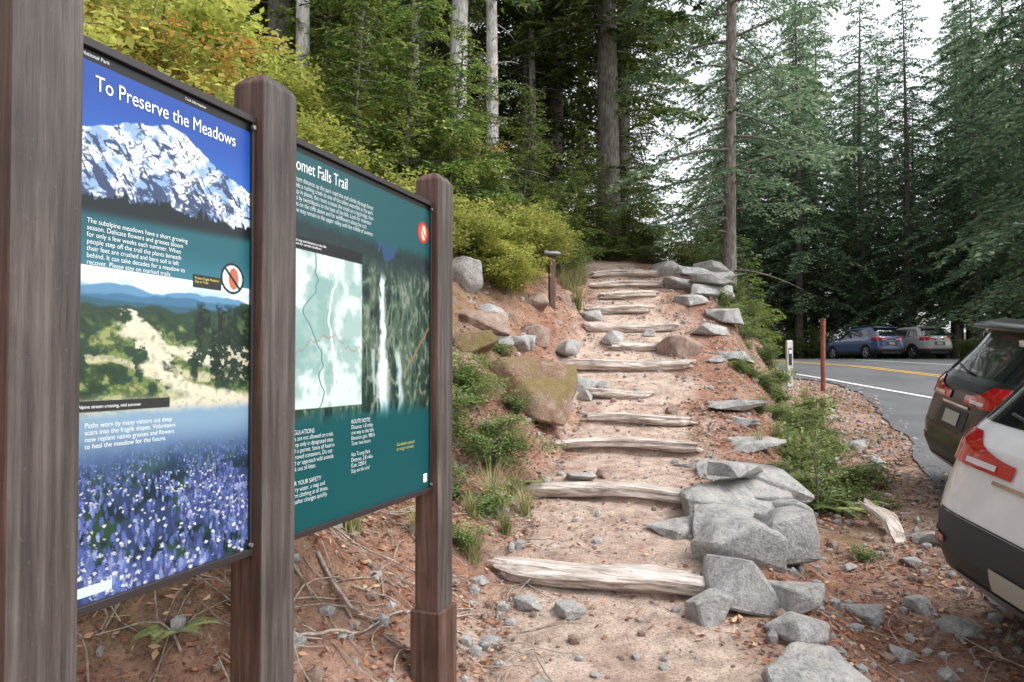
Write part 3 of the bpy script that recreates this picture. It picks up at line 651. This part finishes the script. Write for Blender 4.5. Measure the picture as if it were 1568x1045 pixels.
def frontpt(yy, z, off):
    xr, xf, w, n = prm(z); cx = (xr+xf)/2; hx = (xf-xr)/2; q = min(abs(yy)/w, .999); return (cx+hx*(1-q**n)**(1/n)+off, yy, z)
def sidept(xx, z, sd, off):
    xr, xf, w, n = prm(z); cx = (xr+xf)/2; hx = (xf-xr)/2; q = min(abs(xx-cx)/hx, .999); return (xx, sd*(w*(1-q**n)**(1/n)+off), z)
def patch(name, fn, z0, z1, ul, ur, mat, par, nr=8, nc=14):
    B = Build(); P = []
    for r in range(nr+1):
        t = r/nr; z = z0+(z1-z0)*t; a = ul(t) if callable(ul) else ul; c = ur(t) if callable(ur) else ur
        P.append([fn(a+(c-a)*k/nc, z) for k in range(nc+1)])
    i = np.arange((nr+1)*(nc+1)).reshape(nr+1, nc+1)
    B.add(np.array(P).reshape(-1, 3), np.stack([i[:-1, :-1], i[:-1, 1:], i[1:, 1:], i[1:, :-1]], -1).reshape(-1, 4))
    return B.obj(name, [mat], par, True)
def gridobj(name, P, mat, par):
    P = np.array(P); a, c_ = P.shape[:2]; i = np.arange(a*c_).reshape(a, c_)
    B = Build(); B.add(P.reshape(-1, 3), np.stack([i[:-1, :-1], i[:-1, 1:], i[1:, 1:], i[1:, :-1]], -1).reshape(-1, 4)); return B.obj(name, [mat], par, True)
M_plate = newmat("plate_print", .5, (.42, .42, .38))[0]
def make_car(name, paint, loc, rot, rack=True, clad=.5, rclad=.5, recess=True):
    e = empty(name, loc, rot)
    zz = np.unique(np.concatenate([np.linspace(.2, 1.68, 60), TZ]).round(4)); ns = 120
    P = []
    for z in zz:
        dense = np.array([ringpt(t, z) for t in np.concatenate([np.linspace(k*math.pi/2+1e-4, (k+1)*math.pi/2-1e-4, 90) for k in range(4)])])
        dc = np.vstack([dense, dense[:1]])
        dd = np.concatenate([[0], np.cumsum(np.linalg.norm(np.diff(dc, axis=0), axis=1))])
        q = np.linspace(0, dd[-1], ns, endpoint=False)
        P.append(np.stack([np.interp(q, dd, dc[:, k]) for k in range(3)], -1))
    n = len(zz); v = np.array(P).reshape(-1, 3)
    i = np.arange(n-1)[:, None]*ns; j = np.arange(ns)[None]; j2 = (j+1) % ns
    F = [[int(w_) for w_ in q] for q in np.stack([i+j, i+ns+j, i+ns+j2, i+j2], -1).reshape(-1, 4)]
    F.append(list(range(ns))); F.append(list(range((n-1)*ns, n*ns))[::-1])
    me = bpy.data.meshes.new("body"); me.from_pydata(v.tolist(), [], F)
    bm = bmesh.new(); bm.from_mesh(me); bmesh.ops.recalc_face_normals(bm, faces=bm.faces); bm.to_mesh(me); bm.free()
    body = bpy.data.objects.new("body", me); link(body, e)
    cb = Build()
    for wx in (.86, 3.66):
        for sd in (-1, 1):
            cb.tube([(wx, sd*.60, .33), (wx, sd*1.1, .33)], .385, 40, caps=True)
    cut = cb.obj("cut", [M_plastic]); bmx = bmesh.new(); bmx.from_mesh(cut.data); bmesh.ops.remove_doubles(bmx, verts=bmx.verts, dist=1e-5); bmesh.ops.recalc_face_normals(bmx, faces=bmx.faces); bmx.to_mesh(cut.data); bmx.free()
    md = body.modifiers.new("bool", 'BOOLEAN'); md.object = cut; md.operation = 'DIFFERENCE'; md.solver = 'EXACT'
    cut.parent = e; bpy.context.view_layer.update()
    dg = bpy.context.evaluated_depsgraph_get(); me2 = bpy.data.meshes.new_from_object(body.evaluated_get(dg))
    body.modifiers.clear(); body.data = me2; bpy.data.objects.remove(cut)
    me2.materials.clear(); me2.materials.append(paint); me2.materials.append(M_plastic)
    for p in me2.polygons:
        c = p.center; arch = any((c.x-wx)**2+(c.z-.33)**2 < .45**2 for wx in (.86, 3.66)) and c.z < .80
        lim = rclad if c.x < .45 else clad-.08*(.9 < c.x < 3.6)
        p.material_index = 1 if (c.z < lim or arch or c.z < .3) else 0
        p.use_smooth = True
    me2.set_sharp_from_angle(angle=math.radians(35))
    R = lambda off: (lambda u, z: rearpt(u, z, off))
    Fr = lambda off: (lambda u, z: frontpt(u, z, off))
    patch("rear_window", R(.006), 1.17, 1.52, lambda t: -.74+.1*t, lambda t: .74-.1*t, M_glass, e)
    patch("windshield", Fr(.006), 1.14, 1.57, lambda t: -.78+.14*t, lambda t: .78-.14*t, M_glass, e)
    for sd in (-1, 1):
        S = lambda off, sd=sd: (lambda u, z: sidept(u, z, sd, off))
        patch("front_side_window", S(.005), 1.10, 1.54, lambda t: 2.32-.02*t, lambda t: 3.3-.85*t, M_glass, e)
        patch("rear_side_window", S(.005), 1.10, 1.54, lambda t: 1.32+.02*t, lambda t: 2.26-.02*t, M_glass, e)
        patch("quarter_window", S(.005), 1.13, 1.52, lambda t: .52+.25*t, lambda t: 1.25+.02*t, M_glass, e)
        for xs_ in (1.28, 2.29, 3.42):
            patch("door_seam", S(.002), .42, 1.09, xs_-.004, xs_+.004, M_plastic, e, 8, 1)
        patch("sill_seam", S(.003), .415, .425, 1.28, 3.2, M_plastic, e, 1, 20)
        for xh in (1.45, 2.45):
            B = Build(); B.tube([sidept(xh, .93, sd, .012), sidept(xh+.1, .935, sd, .035), sidept(xh+.2, .94, sd, .012)], .012, 8); B.obj("door_handle", [paint], e, True)
        def rr(th0, z):
            x_, y_, z_ = ringpt(th0, z); return ((x_-2.3)*1.004+2.3-.004, y_*1.012*sd, z_)
        ths = np.concatenate([[.003, .008, .016], np.linspace(.03, .3, 10), np.linspace(.34, 1.0, 10)])
        gridobj("tail_light", [[rr(th*(1 if th < .35 else 1-.22*(tz_ if tz_ < .5 else 1-tz_)), .93+(.07+.12*min(1, th/.2))*tz_) for th in ths] for tz_ in np.linspace(0, 1, 7)], M_tail, e)
        gridobj("reverse_lamp", [[(rr(th, .95+.03*tz_)[0]-.006, rr(th, .95)[1]*1.004, .95+.03*tz_) for th in np.linspace(.02, .16, 8)] for tz_ in (0, 1)], M_lamp, e)
        patch("headlight", Fr(.008), .74, .9, sd*.5, sd*.84, M_lamp, e)
        patch("bumper_reflector", R(.01), .47, .51, sd*.55, sd*.78, M_tail, e, 2)
        patch("hatch_seam_side", R(.003), .66, .92, lambda t: sd*.735, lambda t: sd*.742, M_plastic, e, 6, 1)
        v_, f_ = ICO[3]; B = Build(); B.add(v_*np.array([.08, .11, .08])+np.array([3.2, sd*1.0, 1.12]), f_); B.tube([(3.22, sd*.86, 1.08), (3.2, sd*.95, 1.1)], .025, 8); B.obj("mirror", [paint], e, True)
        if rack:
            B = Build(); B.tube([(.95, sd*.56, 1.64), (1.02, sd*.57, 1.715), (1.8, sd*.58, 1.73), (2.35, sd*.57, 1.71), (2.5, sd*.56, 1.63)], .017, 8, caps=True); B.obj("roof_rail", [M_plastic], e, True)
    o = gridobj("rear_spoiler", [[(.40+.3*a+.03*(abs(u)/.66)**2, u, 1.575+.05*a) for u in np.linspace(-.66, .66, 14)] for a in (0, .5, 1)], paint, e)
    md = o.modifiers.new("s", 'SOLIDIFY'); md.thickness = .035
    B = Build(); B.tube([(.20, 0, 1.185), (.21, .2, 1.20), (.25, .42, 1.23)], .010, 6, caps=True); B.obj("rear_wiper", [M_plastic], e, True)
    if recess:
        patch("plate_recess", R(.004), .68, .86, -.3, .3, M_plastic, e, 3)
        patch("license_plate", R(.012), .71, .83, -.16, .16, M_plate, e, 2)
    else:
        patch("license_plate", R(.012), .36, .48, -.16, .16, M_plate, e, 2)
    patch("hatch_seam_low", R(.003), .655, .664, -.72, .72, M_plastic, e, 1)
    patch("chrome_strip", R(.014), .885, .905, -.28, .28, M_chrome, e, 1)
    patch("grille", Fr(.01), .5, .86, -.42, .42, M_plastic, e); patch("bumper_skid", R(.01), .26, .34, -.5, .5, M_rim, e, 2)
    for wx in (.86, 3.66):
        for sd in (-1, 1):
            B = Build(); c0 = sd*.68; c1 = sd*.895
            prof = [(.0, .20), (.0, .315), (.03, .345), (.185, .345), (.215, .315), (.215, .235), (.19, .22)]
            th = np.linspace(0, 2*np.pi, 36, endpoint=False); pr = np.array(prof); v = np.stack([wx+pr[:, 1][:, None]*np.cos(th), np.broadcast_to(c0+sd*pr[:, 0][:, None], (7, 36)), .345+pr[:, 1][:, None]*np.sin(th)], -1).reshape(-1, 3)
            i = np.arange(6)[:, None]*36; j = np.arange(36)[None]; B.add(v, np.stack([i+j, i+(j+1) % 36, i+36+(j+1) % 36, i+36+j], -1).reshape(-1, 4), 0)
            B.tube([(wx, c0+sd*.08, .345), (wx, c0+sd*.10, .345)], .225, 30, 2, caps=True)
            for k in range(5):
                for da in (-.13, .13):
                    a = k*2*math.pi/5; B.tube([(wx+.03*math.cos(a), c1-sd*.01, .345+.03*math.sin(a)), (wx+.225*math.cos(a+da), c1-sd*.02, .345+.225*math.sin(a+da))], .017, 6, 1)
            B.tube([(wx, c1-sd*.03, .345), (wx, c1, .345)], .045, 14, 1, caps=True)
            ring = [(wx+.222*math.cos(a), c1-sd*.015, .345+.222*math.sin(a)) for a in np.linspace(0, 2*np.pi, 30)]
            B.tube(ring, .013, 6, 1); B.obj("wheel", [M_tyre, M_rim, M_plastic], e, True)
    return e
roll = math.atan(.114)
make_car("parked_suv", paintmat("paint_white", (.78, .79, .80)), (2.44, 3.40, float(zr(3.40))+.09), (roll, 0, math.radians(-1)), clad=.5, rclad=.66, recess=False)
make_car("parked_suv", paintmat("paint_charcoal", (.012, .016, .018), .35), (4.10, 6.5, float(zr(6.5))+.03), (roll, 0, math.radians(-13)), clad=.5)
make_car("parked_car", paintmat("paint_blue", (.05, .10, .24)), (19.3, 34.6, float(zr(35.5))+.03), (0, 0, math.radians(98)))
make_car("parked_car", paintmat("paint_silver", (.42, .43, .42)), (21.6, 34.4, float(zr(35.5))+.03), (0, 0, math.radians(98)), rack=False)

# ------------------------------------------------------------------ vegetation generators
def conifer(seed, H=22, r0=.25, z0=3.0, Lmax=3.2, nb=110, droop=.35, leaf=.13, wl=.045, mats=None, dead=0, step=.11, lean=0.0, tspace=.13, pw=.75):
    r = np.random.default_rng(seed); B = Build()
    t = np.linspace(0, 1, 16); ph = r.uniform(0, 6, 2)
    TP = np.stack([.12*np.sin(t*4+ph[0])+lean*t*H, .12*np.sin(t*3+ph[1]), t*H-.5], -1)
    B.tube(TP, np.maximum(r0*(1-t)**.8, .015)*(1+.4*np.exp(-t*25)), 9, 0)
    for k in range(nb+dead):
        if k >= nb: z = r.uniform(.8, z0+2)
        else: z = z0+(H-z0)*min(.99, ((k+r.uniform())/nb)**1.05)
        q = min(.99, max((z-z0)/(H-z0), 0)); az = k*2.4+r.uniform(-.5, .5)
        L = Lmax*max(.12, (1-q)**pw)*r.uniform(.6, 1.15)*(.75+.25*min(1, q*8+.3))
        if k >= nb: L = r.uniform(.4, 1.5)
        bp = np.array([np.interp(z, TP[:, 2], TP[:, 0]), np.interp(z, TP[:, 2], TP[:, 1]), z])
        dr = np.array([math.cos(az), math.sin(az), 0]); sd = np.array([-math.sin(az), math.cos(az), 0])
        s_ = np.linspace(0, 1, 6); up = r.uniform(0, .25); dp = droop*r.uniform(.6, 1.4)
        cz = lambda tt: L*(up*tt-dp*tt**1.7)
        pts = bp+dr*L*s_[:, None]; pts[:, 2] += cz(s_); pts += sd*(.06*L*np.sin(s_*3+k))[:, None]
        B.tube(pts, np.linspace(.012+.010*L, .003, 6), 4, 0)
        if k >= nb:
            if r.uniform() < .6: continue
        nt = max(3, int(L/tspace)); tt = np.clip(np.linspace(.16, 1, nt)+r.uniform(-.02, .02, nt), .05, 1)
        for sgn in (-1, 1):
            tl = (.42*L*(1-tt)**.8+.16)*r.uniform(.55, 1.15, nt)*min(1, 1.6/max(L, .1)+.25)
            nl = max(3, int(tl.max()/step)); li = np.linspace(0, 1, nl)[None, :]*np.ones((nt, 1))
            keep = r.uniform(size=li.shape) < .93
            base = bp+dr*(L*tt)[:, None]; base[:, 2] += cz(tt); base += sd*(.06*L*np.sin(tt*3+k))[:, None]
            td = sd[None]*sgn*.8+dr[None]*.6+r.normal(0, .12, (nt, 3)); td /= np.linalg.norm(td, axis=1)[:, None]
            Pn = base[:, None, :]+td[:, None, :]*(li*tl[:, None])[..., None]
            Pn[..., 2] -= (li**1.5)*tl[:, None]*r.uniform(.15, .7, (nt, 1))
            for s2 in (-1, 1):
                crs = np.cross(td, [0, 0, 1.0])
                D = td[:, None, :]*.75+crs[:, None, :]*s2*.75+r.normal(0, .22, Pn.shape); D[..., 2] -= .3
                Ul = np.array([0, 0, 1.0])+r.normal(0, .4, Pn.shape)
                pk = Pn[keep]; n_ = len(pk)
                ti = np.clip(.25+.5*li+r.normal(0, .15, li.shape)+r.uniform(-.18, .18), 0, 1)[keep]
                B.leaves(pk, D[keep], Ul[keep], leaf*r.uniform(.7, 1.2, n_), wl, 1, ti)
    return B.mesh("conifer_mesh_%d" % seed, mats, True)

def shrub(seed, H=1.5, R=.9, nst=16, nleaf=9000, leaf=.06, lw=.035, mats=None, flat=.6):
    r = np.random.default_rng(seed); B = Build(); ends = []
    for k in range(nst):
        az = k*2.4+r.uniform(-.4, .4); rr = R*math.sqrt(r.uniform(.05, 1)); hh = H*(1-.45*(rr/R)**2)*r.uniform(.6, 1.05)
        t = np.linspace(0, 1, 7); p = np.stack([math.cos(az)*rr*t**1.3, math.sin(az)*rr*t**1.3, hh*t**.85-.1], -1)+r.normal(0, .02*R, (7, 3))*t[:, None]
        B.tube(p, np.linspace(.012, .003, 7)*H**.5, 4, 0)
        for q in range(9):
            u = r.uniform(.3, 1); bp = np.array([np.interp(u, t, p[:, c]) for c in range(3)]); a2 = r.uniform(0, 6.28); l2 = R*r.uniform(.2, .5)
            dv = np.array([math.cos(a2), math.sin(a2), r.uniform(-.15, .55)]); pp = bp+dv*l2*np.linspace(0, 1, 4)[:, None]; pp[:, 2] -= .15*l2*np.linspace(0, 1, 4)**2
            B.tube(pp, np.linspace(.005, .002, 4), 3, 0); ends.append((bp, pp[-1], r.uniform()))
    per = max(1, nleaf//len(ends)); Cs = []; T = []; Ds = []
    for (a, b_, tn) in ends:
        u = r.uniform(.15, 1.05, per)[:, None]; spread = R*.085
        c = a+(b_-a)*u+r.normal(0, 1, (per, 3))*np.array([spread, spread, spread*flat]); Cs.append(c)
        d = (b_-a)/(np.linalg.norm(b_-a)+1e-6)+r.normal(0, .7, (per, 3)); Ds.append(d)
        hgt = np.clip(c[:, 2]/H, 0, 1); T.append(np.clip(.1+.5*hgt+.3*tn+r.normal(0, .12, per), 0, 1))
    Cs = np.vstack(Cs); Ds = np.vstack(Ds); T = np.concatenate(T); Ds[:, 2] *= .5; n_ = len(Cs)
    B.leaves(Cs, Ds, np.array([0, 0, 1.0])+r.normal(0, .45, (n_, 3)), leaf*r.uniform(.6, 1.2, n_), lw*r.uniform(.7, 1.2, n_), 1, T, fold=.12)
    return B.mesh("shrub_mesh_%d" % seed, mats, False)

def place(name, me, x, y, s=1.0, rz=None, dz=0.0, tilt=(0, 0)):
    o = bpy.data.objects.new(name, me); o.location = (x, y, hz(x, y)+dz); o.rotation_euler = (tilt[0], tilt[1], RNG.uniform(0, 6.28) if rz is None else rz)
    o.scale = (s, s, s); return link(o)

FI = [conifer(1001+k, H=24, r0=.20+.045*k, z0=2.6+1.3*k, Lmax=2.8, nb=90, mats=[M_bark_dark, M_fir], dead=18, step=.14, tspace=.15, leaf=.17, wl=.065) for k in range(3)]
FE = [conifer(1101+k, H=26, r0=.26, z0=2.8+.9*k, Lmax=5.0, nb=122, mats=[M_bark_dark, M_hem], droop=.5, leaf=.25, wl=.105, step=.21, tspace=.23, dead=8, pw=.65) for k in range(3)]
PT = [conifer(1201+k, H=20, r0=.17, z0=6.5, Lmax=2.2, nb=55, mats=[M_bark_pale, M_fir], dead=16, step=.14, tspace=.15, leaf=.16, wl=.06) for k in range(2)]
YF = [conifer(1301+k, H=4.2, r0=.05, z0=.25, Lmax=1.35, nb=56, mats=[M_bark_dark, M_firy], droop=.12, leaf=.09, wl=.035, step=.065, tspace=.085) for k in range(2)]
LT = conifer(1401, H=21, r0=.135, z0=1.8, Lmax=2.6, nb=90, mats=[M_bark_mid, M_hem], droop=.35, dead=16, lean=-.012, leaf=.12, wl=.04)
print("conifers", [len(m_.polygons) for m_ in FI+FE+PT+YF+[LT]])
for (x, y, s, k) in ((-1.05, 13.6, 1.15, 0), (-.5, 13.8, .85, 1), (-3.8, 12.0, .8, 1), (2.35, 17.2, .85, 0), (-1.3, 16.5, .9, 1), (-2.7, 19.5, 1, 0), (1.0, 22, .8, 1), (-6.5, 16, 1, 0), (-2.85, 13.0, .55, 0), (.6, 18.4, .75, 1), (-2.0, 14.5, .6, 1)):
    place("pale_trunk_conifer", PT[k], x, y, s, dz=-.3)
place("roadside_conifer", LT, 4.75, 14.4, 1.05, rz=1.0, dz=-.4)
# hillside forest
pts = [(-3.1, 16.0), (-4.9, 14.0), (-6.5, 12.5), (.3, 18.6), (1.3, 19.5), (3.3, 19.6), (-1.5, 19.0), (-5.5, 18.0), (-8.5, 15.0), (-2.0, 22), (4.3, 21.5), (1.0, 24), (5.6, 25.5), (6.4, 30)]
r_ = np.random.default_rng(21)
tries = 0
while len(pts) < 76 and tries < 6000:
    tries += 1
    yy = r_.uniform(17, 48); xx = yy*r_.uniform(-.75, .235)
    if xx > np.interp(yy, LY, LX)-2.5: continue
    if all((xx-a)**2+(yy-b_)**2 > (1.5+.035*yy)**2 for a, b_ in pts): pts.append((xx, yy))
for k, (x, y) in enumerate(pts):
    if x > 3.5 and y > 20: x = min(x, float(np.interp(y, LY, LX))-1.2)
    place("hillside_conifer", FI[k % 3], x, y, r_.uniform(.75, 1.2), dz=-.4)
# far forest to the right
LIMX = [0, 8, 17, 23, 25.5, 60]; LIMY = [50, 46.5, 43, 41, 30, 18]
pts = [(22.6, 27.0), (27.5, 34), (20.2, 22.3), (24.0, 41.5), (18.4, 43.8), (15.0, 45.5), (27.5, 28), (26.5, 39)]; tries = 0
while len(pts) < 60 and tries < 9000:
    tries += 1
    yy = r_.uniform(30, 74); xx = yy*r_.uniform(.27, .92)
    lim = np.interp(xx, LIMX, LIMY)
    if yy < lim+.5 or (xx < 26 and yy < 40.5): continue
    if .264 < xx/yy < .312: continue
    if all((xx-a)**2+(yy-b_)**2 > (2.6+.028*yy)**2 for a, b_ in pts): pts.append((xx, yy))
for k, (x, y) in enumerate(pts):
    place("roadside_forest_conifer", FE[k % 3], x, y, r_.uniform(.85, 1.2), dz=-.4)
for (x, y, s) in ((12.5, 50, 2.2), (14.5, 52, 2.6), (11, 54, 2.0), (16.0, 55, 3), (9.5, 52, 2.4), (13.5, 58, 3.2), (17, 60, 3.2), (8, 56, 3), (15, 49, 1.6), (19, 45, 1.5), (24, 43, 1.6)):
    place("young_conifer", YF[0], x, y, s, dz=-.2)
for (x, y, s, k) in ((-1.5, 10.4, .95, 0), (-2.6, 11.6, 1.1, 1), (.35, 13.4, .75, 1), (-.6, 12.3, .7, 0), (1.6, 16.3, .8, 0), (3.0, 17.2, .8, 1), (4.6, 16.0, .55, 0), (-5.2, 10.5, 1.0, 0), (4.1, 15.6, .5, 1), (.2, 15.5, .9, 0), (3.6, 19, 1.0, 0), (-2.1, 9.4, .8, 1), (-3.6, 13.0, 1.2, 0), (1.2, 14.6, .6, 0), (5.2, 15.2, .6, 1), (-.9, 10.9, .8, 0), (1.9, 15.9, .6, 0), (2.9, 16.2, .7, 1)):
    place("young_fir", YF[k], x, y, s, dz=-.1)
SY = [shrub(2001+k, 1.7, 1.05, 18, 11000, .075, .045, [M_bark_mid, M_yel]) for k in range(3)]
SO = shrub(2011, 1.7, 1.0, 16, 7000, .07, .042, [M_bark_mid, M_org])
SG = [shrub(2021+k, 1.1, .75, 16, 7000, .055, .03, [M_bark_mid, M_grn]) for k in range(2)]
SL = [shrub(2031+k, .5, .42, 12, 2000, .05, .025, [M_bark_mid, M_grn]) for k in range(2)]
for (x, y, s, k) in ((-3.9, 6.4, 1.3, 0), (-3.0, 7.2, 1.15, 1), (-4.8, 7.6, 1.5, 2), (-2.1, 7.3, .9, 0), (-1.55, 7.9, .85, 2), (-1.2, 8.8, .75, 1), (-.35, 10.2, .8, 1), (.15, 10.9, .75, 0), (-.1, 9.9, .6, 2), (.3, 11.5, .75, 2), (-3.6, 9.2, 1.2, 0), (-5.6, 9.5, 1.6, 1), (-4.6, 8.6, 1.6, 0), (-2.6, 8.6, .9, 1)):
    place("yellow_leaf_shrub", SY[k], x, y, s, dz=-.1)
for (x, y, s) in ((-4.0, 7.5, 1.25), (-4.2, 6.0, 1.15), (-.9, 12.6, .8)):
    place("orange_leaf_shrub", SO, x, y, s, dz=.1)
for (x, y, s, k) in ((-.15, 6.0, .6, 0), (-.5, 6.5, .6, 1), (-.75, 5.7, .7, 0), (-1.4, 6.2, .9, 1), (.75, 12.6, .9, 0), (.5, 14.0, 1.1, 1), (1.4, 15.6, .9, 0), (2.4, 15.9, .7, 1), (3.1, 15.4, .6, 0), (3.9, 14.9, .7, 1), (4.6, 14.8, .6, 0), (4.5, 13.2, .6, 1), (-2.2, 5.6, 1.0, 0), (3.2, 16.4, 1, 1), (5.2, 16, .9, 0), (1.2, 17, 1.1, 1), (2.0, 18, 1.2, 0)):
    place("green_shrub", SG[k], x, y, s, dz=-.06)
r_ = np.random.default_rng(5)
for k in range(52):
    y = r_.uniform(6.2, 15.5); x = float(crest(y))+r_.uniform(.0, 1.0)
    place("slope_plant", SL[k % 2], x, y, r_.uniform(.35, 1.0), dz=-.04)
for (x, y, s) in ((2.75, 6.3, .9), (2.95, 6.6, 1.0), (3.2, 7.6, 1.0), (2.6, 5.1, .35), (-.2, 5.1, .6), (-.35, 4.6, .5), (-1.3, 4.9, .8), (-1.6, 3.7, .35), (.0, 7.0, .6), (-.15, 7.9, .5), (-.5, 5.2, .7)):
    place("slope_plant", SL[0], x, y, s, dz=-.03)
for k in range(60):
    y = r_.uniform(11, 28); x = y*r_.uniform(-.6, .15)
    if x > float(xcf(y))-1.8 and y < 20: continue
    place("undergrowth_shrub", SG[k % 2] if k % 3 else SY[k % 2], x, y, r_.uniform(.6, 1.1), dz=-.1)
for k in range(56):
    a = r_.uniform(0, 1); x = 3+a*28; y = float(np.interp(x, LIMX, LIMY))+r_.uniform(.5, 5)
    place("forest_edge_shrub", SG[k % 2], x, y, r_.uniform(1.0, 2.2), dz=-.1)

def grass(seed, n=90, h=.3, mats=[M_dry]):
    r = np.random.default_rng(seed); B = Build()
    for k in range(n):
        az = r.uniform(0, 6.28); hh = h*r.uniform(.5, 1.2); o_ = r.uniform(.2, .9)*hh; t = np.linspace(0, 1, 5)
        bp = r.normal(0, .03, 2); p = np.stack([bp[0]+math.cos(az)*o_*t**1.8, bp[1]+math.sin(az)*o_*t**1.8, hh*(t-.35*t**2.5*o_/hh)], -1)
        s = np.array([-math.sin(az), math.cos(az), 0]); w = .004*(1-t*.9)[:, None]; v = np.concatenate([p+s*w, p-s*w])
        B.add(v, [[i, i+1, i+6, i+5] for i in range(4)], 0, r.uniform(0, 1))
    return B.mesh("grass_mesh", mats)
GR = [grass(1), grass(2, 120, .4)]
for k, (x, y, s) in enumerate([(-.05, 4.9, .8), (-.15, 5.3, 1), (-1.2, 2.9, .7), (-1.05, 2.75, .6), (-1.35, 3.2, .8), (1.15, 11.9, 1.5), (1.1, 12.3, 1.6), (1.25, 12.8, 1.6), (.95, 12.2, 1.4), (1.35, 13.3, 1.4), (.0, 5.7, .9), (-.6, 4.4, .7), (.1, 6.5, .9), (2.3, 5.8, .4), (2.6, 7.2, .8), (3.1, 8.0, .8), (3.5, 9.5, .8), (3.7, 10.6, .9), (4.1, 11.8, .9), (.3, 7.3, .7), (-.3, 4.9, .7), (-1.6, 4.4, .9), (-.9, 4.8, .9), (-.25, 4.5, .6), (-1.5, 3.8, .9), (-1.0, 4.2, .9), (-1.9, 4.0, 1), (.1, 5.4, .8), (3.9, 9.0, .7), (4.2, 10.2, .8), (4.8, 11.5, .9), (5.4, 12.6, .8), (3.6, 8.0, .7), (5.0, 13.2, .9)]):
    place("grass_tuft", GR[k % 2], x, y, s)
def fern(seed, n=9, L=.4):
    r = np.random.default_rng(seed); B = Build()
    for k in range(n):
        az = k*6.28/n+r.uniform(-.3, .3); t = np.linspace(.05, 1, 22); l = L*r.uniform(.7, 1.1)
        p = np.stack([math.cos(az)*l*t, math.sin(az)*l*t, l*(.75*t-.65*t**2)], -1); B.tube(p[::3], .003, 3, 0)
        s = np.array([-math.sin(az), math.cos(az), 0])
        for sg in (-1, 1):
            D = np.tile(s*sg, (22, 1))+np.array([math.cos(az), math.sin(az), 0])*.3; B.leaves(p, D, np.tile([0, 0, 1.], (22, 1))+r.normal(0, .15, (22, 3)), l*.28*np.sin(np.pi*(t*.85+.12)), .02*L/.4, 1, r.uniform(.4, 1))
    return B.mesh("fern_mesh", [M_stick, M_grn])
FN = fern(4)
for (x, y, s) in ((2.95, 6.15, 1.0), (3.15, 6.3, .9), (2.8, 6.6, .8), (-.1, 5.35, .7), (-1.25, 2.55, .45), (-.6, 6.0, .9), (.15, 6.1, .7), (3.5, 8.4, .8), (3.0, 7.0, .9), (3.9, 9.6, .8)):
    place("fern", FN, x, y, s)
# thin sapling beside the border stones
r_ = np.random.default_rng(77); B = Build(); SP = np.array([(0, 0, -.05), (.02, 0, .25), (-.01, .02, .5), (.03, .01, .8), (.01, 0, 1.05)]); B.tube(SP, np.linspace(.011, .003, 5), 6, 0)
for k in range(26):
    z = r_.uniform(.25, 1.05); a = r_.uniform(0, 6.28); l = .36*(1.15-z)+.12; t = np.linspace(0, 1, 5); bx_ = np.array([np.interp(z, SP[:, 2], SP[:, c]) for c in range(3)])
    p = bx_+np.stack([np.cos(a)*l*t, np.sin(a)*l*t, l*(.5*t-.3*t*t)], -1); B.tube(p, np.linspace(.004, .0015, 5), 3, 0); n_ = 34
    q = r_.uniform(.2, 1, n_)[:, None]; c = bx_+(p[-1]-bx_)*q+r_.normal(0, .022, (n_, 3)); B.leaves(c, r_.normal(0, 1, (n_, 3))*[1, 1, .4], np.array([0, 0, 1.])+r_.normal(0, .4, (n_, 3)), .05, .027, 1, r_.uniform(.4, 1, n_), .1)
place("sapling", B.mesh("sapling_mesh", [M_bark_mid, M_grn]), 2.72, 6.1, 1.0)

# ------------------------------------------------------------------ world, sun, camera
w = bpy.data.worlds.new("World"); scene.world = w; w.use_nodes = True
nd = w.node_tree.nodes; ln = w.node_tree.links; bg = nd["Background"]
sk = nd.new("ShaderNodeTexSky"); sk.sky_type = 'NISHITA'; sk.sun_disc = False
EL, AZ = math.radians(52), math.radians(110)
sk.sun_elevation = EL; sk.sun_rotation = AZ; sk.air_density = 1.0; sk.dust_density = 3.0
hs = nd.new("ShaderNodeHueSaturation"); hs.inputs["Saturation"].default_value = .2; hs.inputs["Value"].default_value = 2.5
ln.new(sk.outputs["Color"], hs.inputs["Color"]); ln.new(hs.outputs["Color"], bg.inputs["Color"]); bg.inputs["Strength"].default_value = .15
sd = bpy.data.lights.new("sun", 'SUN'); sd.energy = 1.4; sd.angle = math.radians(20); sd.color = (1, .98, .95)
so = bpy.data.objects.new("sun", sd); COL.objects.link(so)
dv = Vector((math.sin(AZ)*math.cos(EL), math.cos(AZ)*math.cos(EL), math.sin(EL)))
so.rotation_euler = dv.to_track_quat('Z', 'Y').to_euler()
cam = bpy.data.cameras.new("camera"); cam.lens = 24; cam.sensor_width = 36; cam.shift_y = .0145; cam.clip_end = 600; cam.clip_start = .05
co = bpy.data.objects.new("camera", cam); COL.objects.link(co); co.location = (0, 0, 1.55); co.rotation_euler = (math.radians(91), 0, 0)
scene.camera = co
scene.view_settings.view_transform = 'Standard'; scene.view_settings.look = 'None'; scene.view_settings.exposure = 0
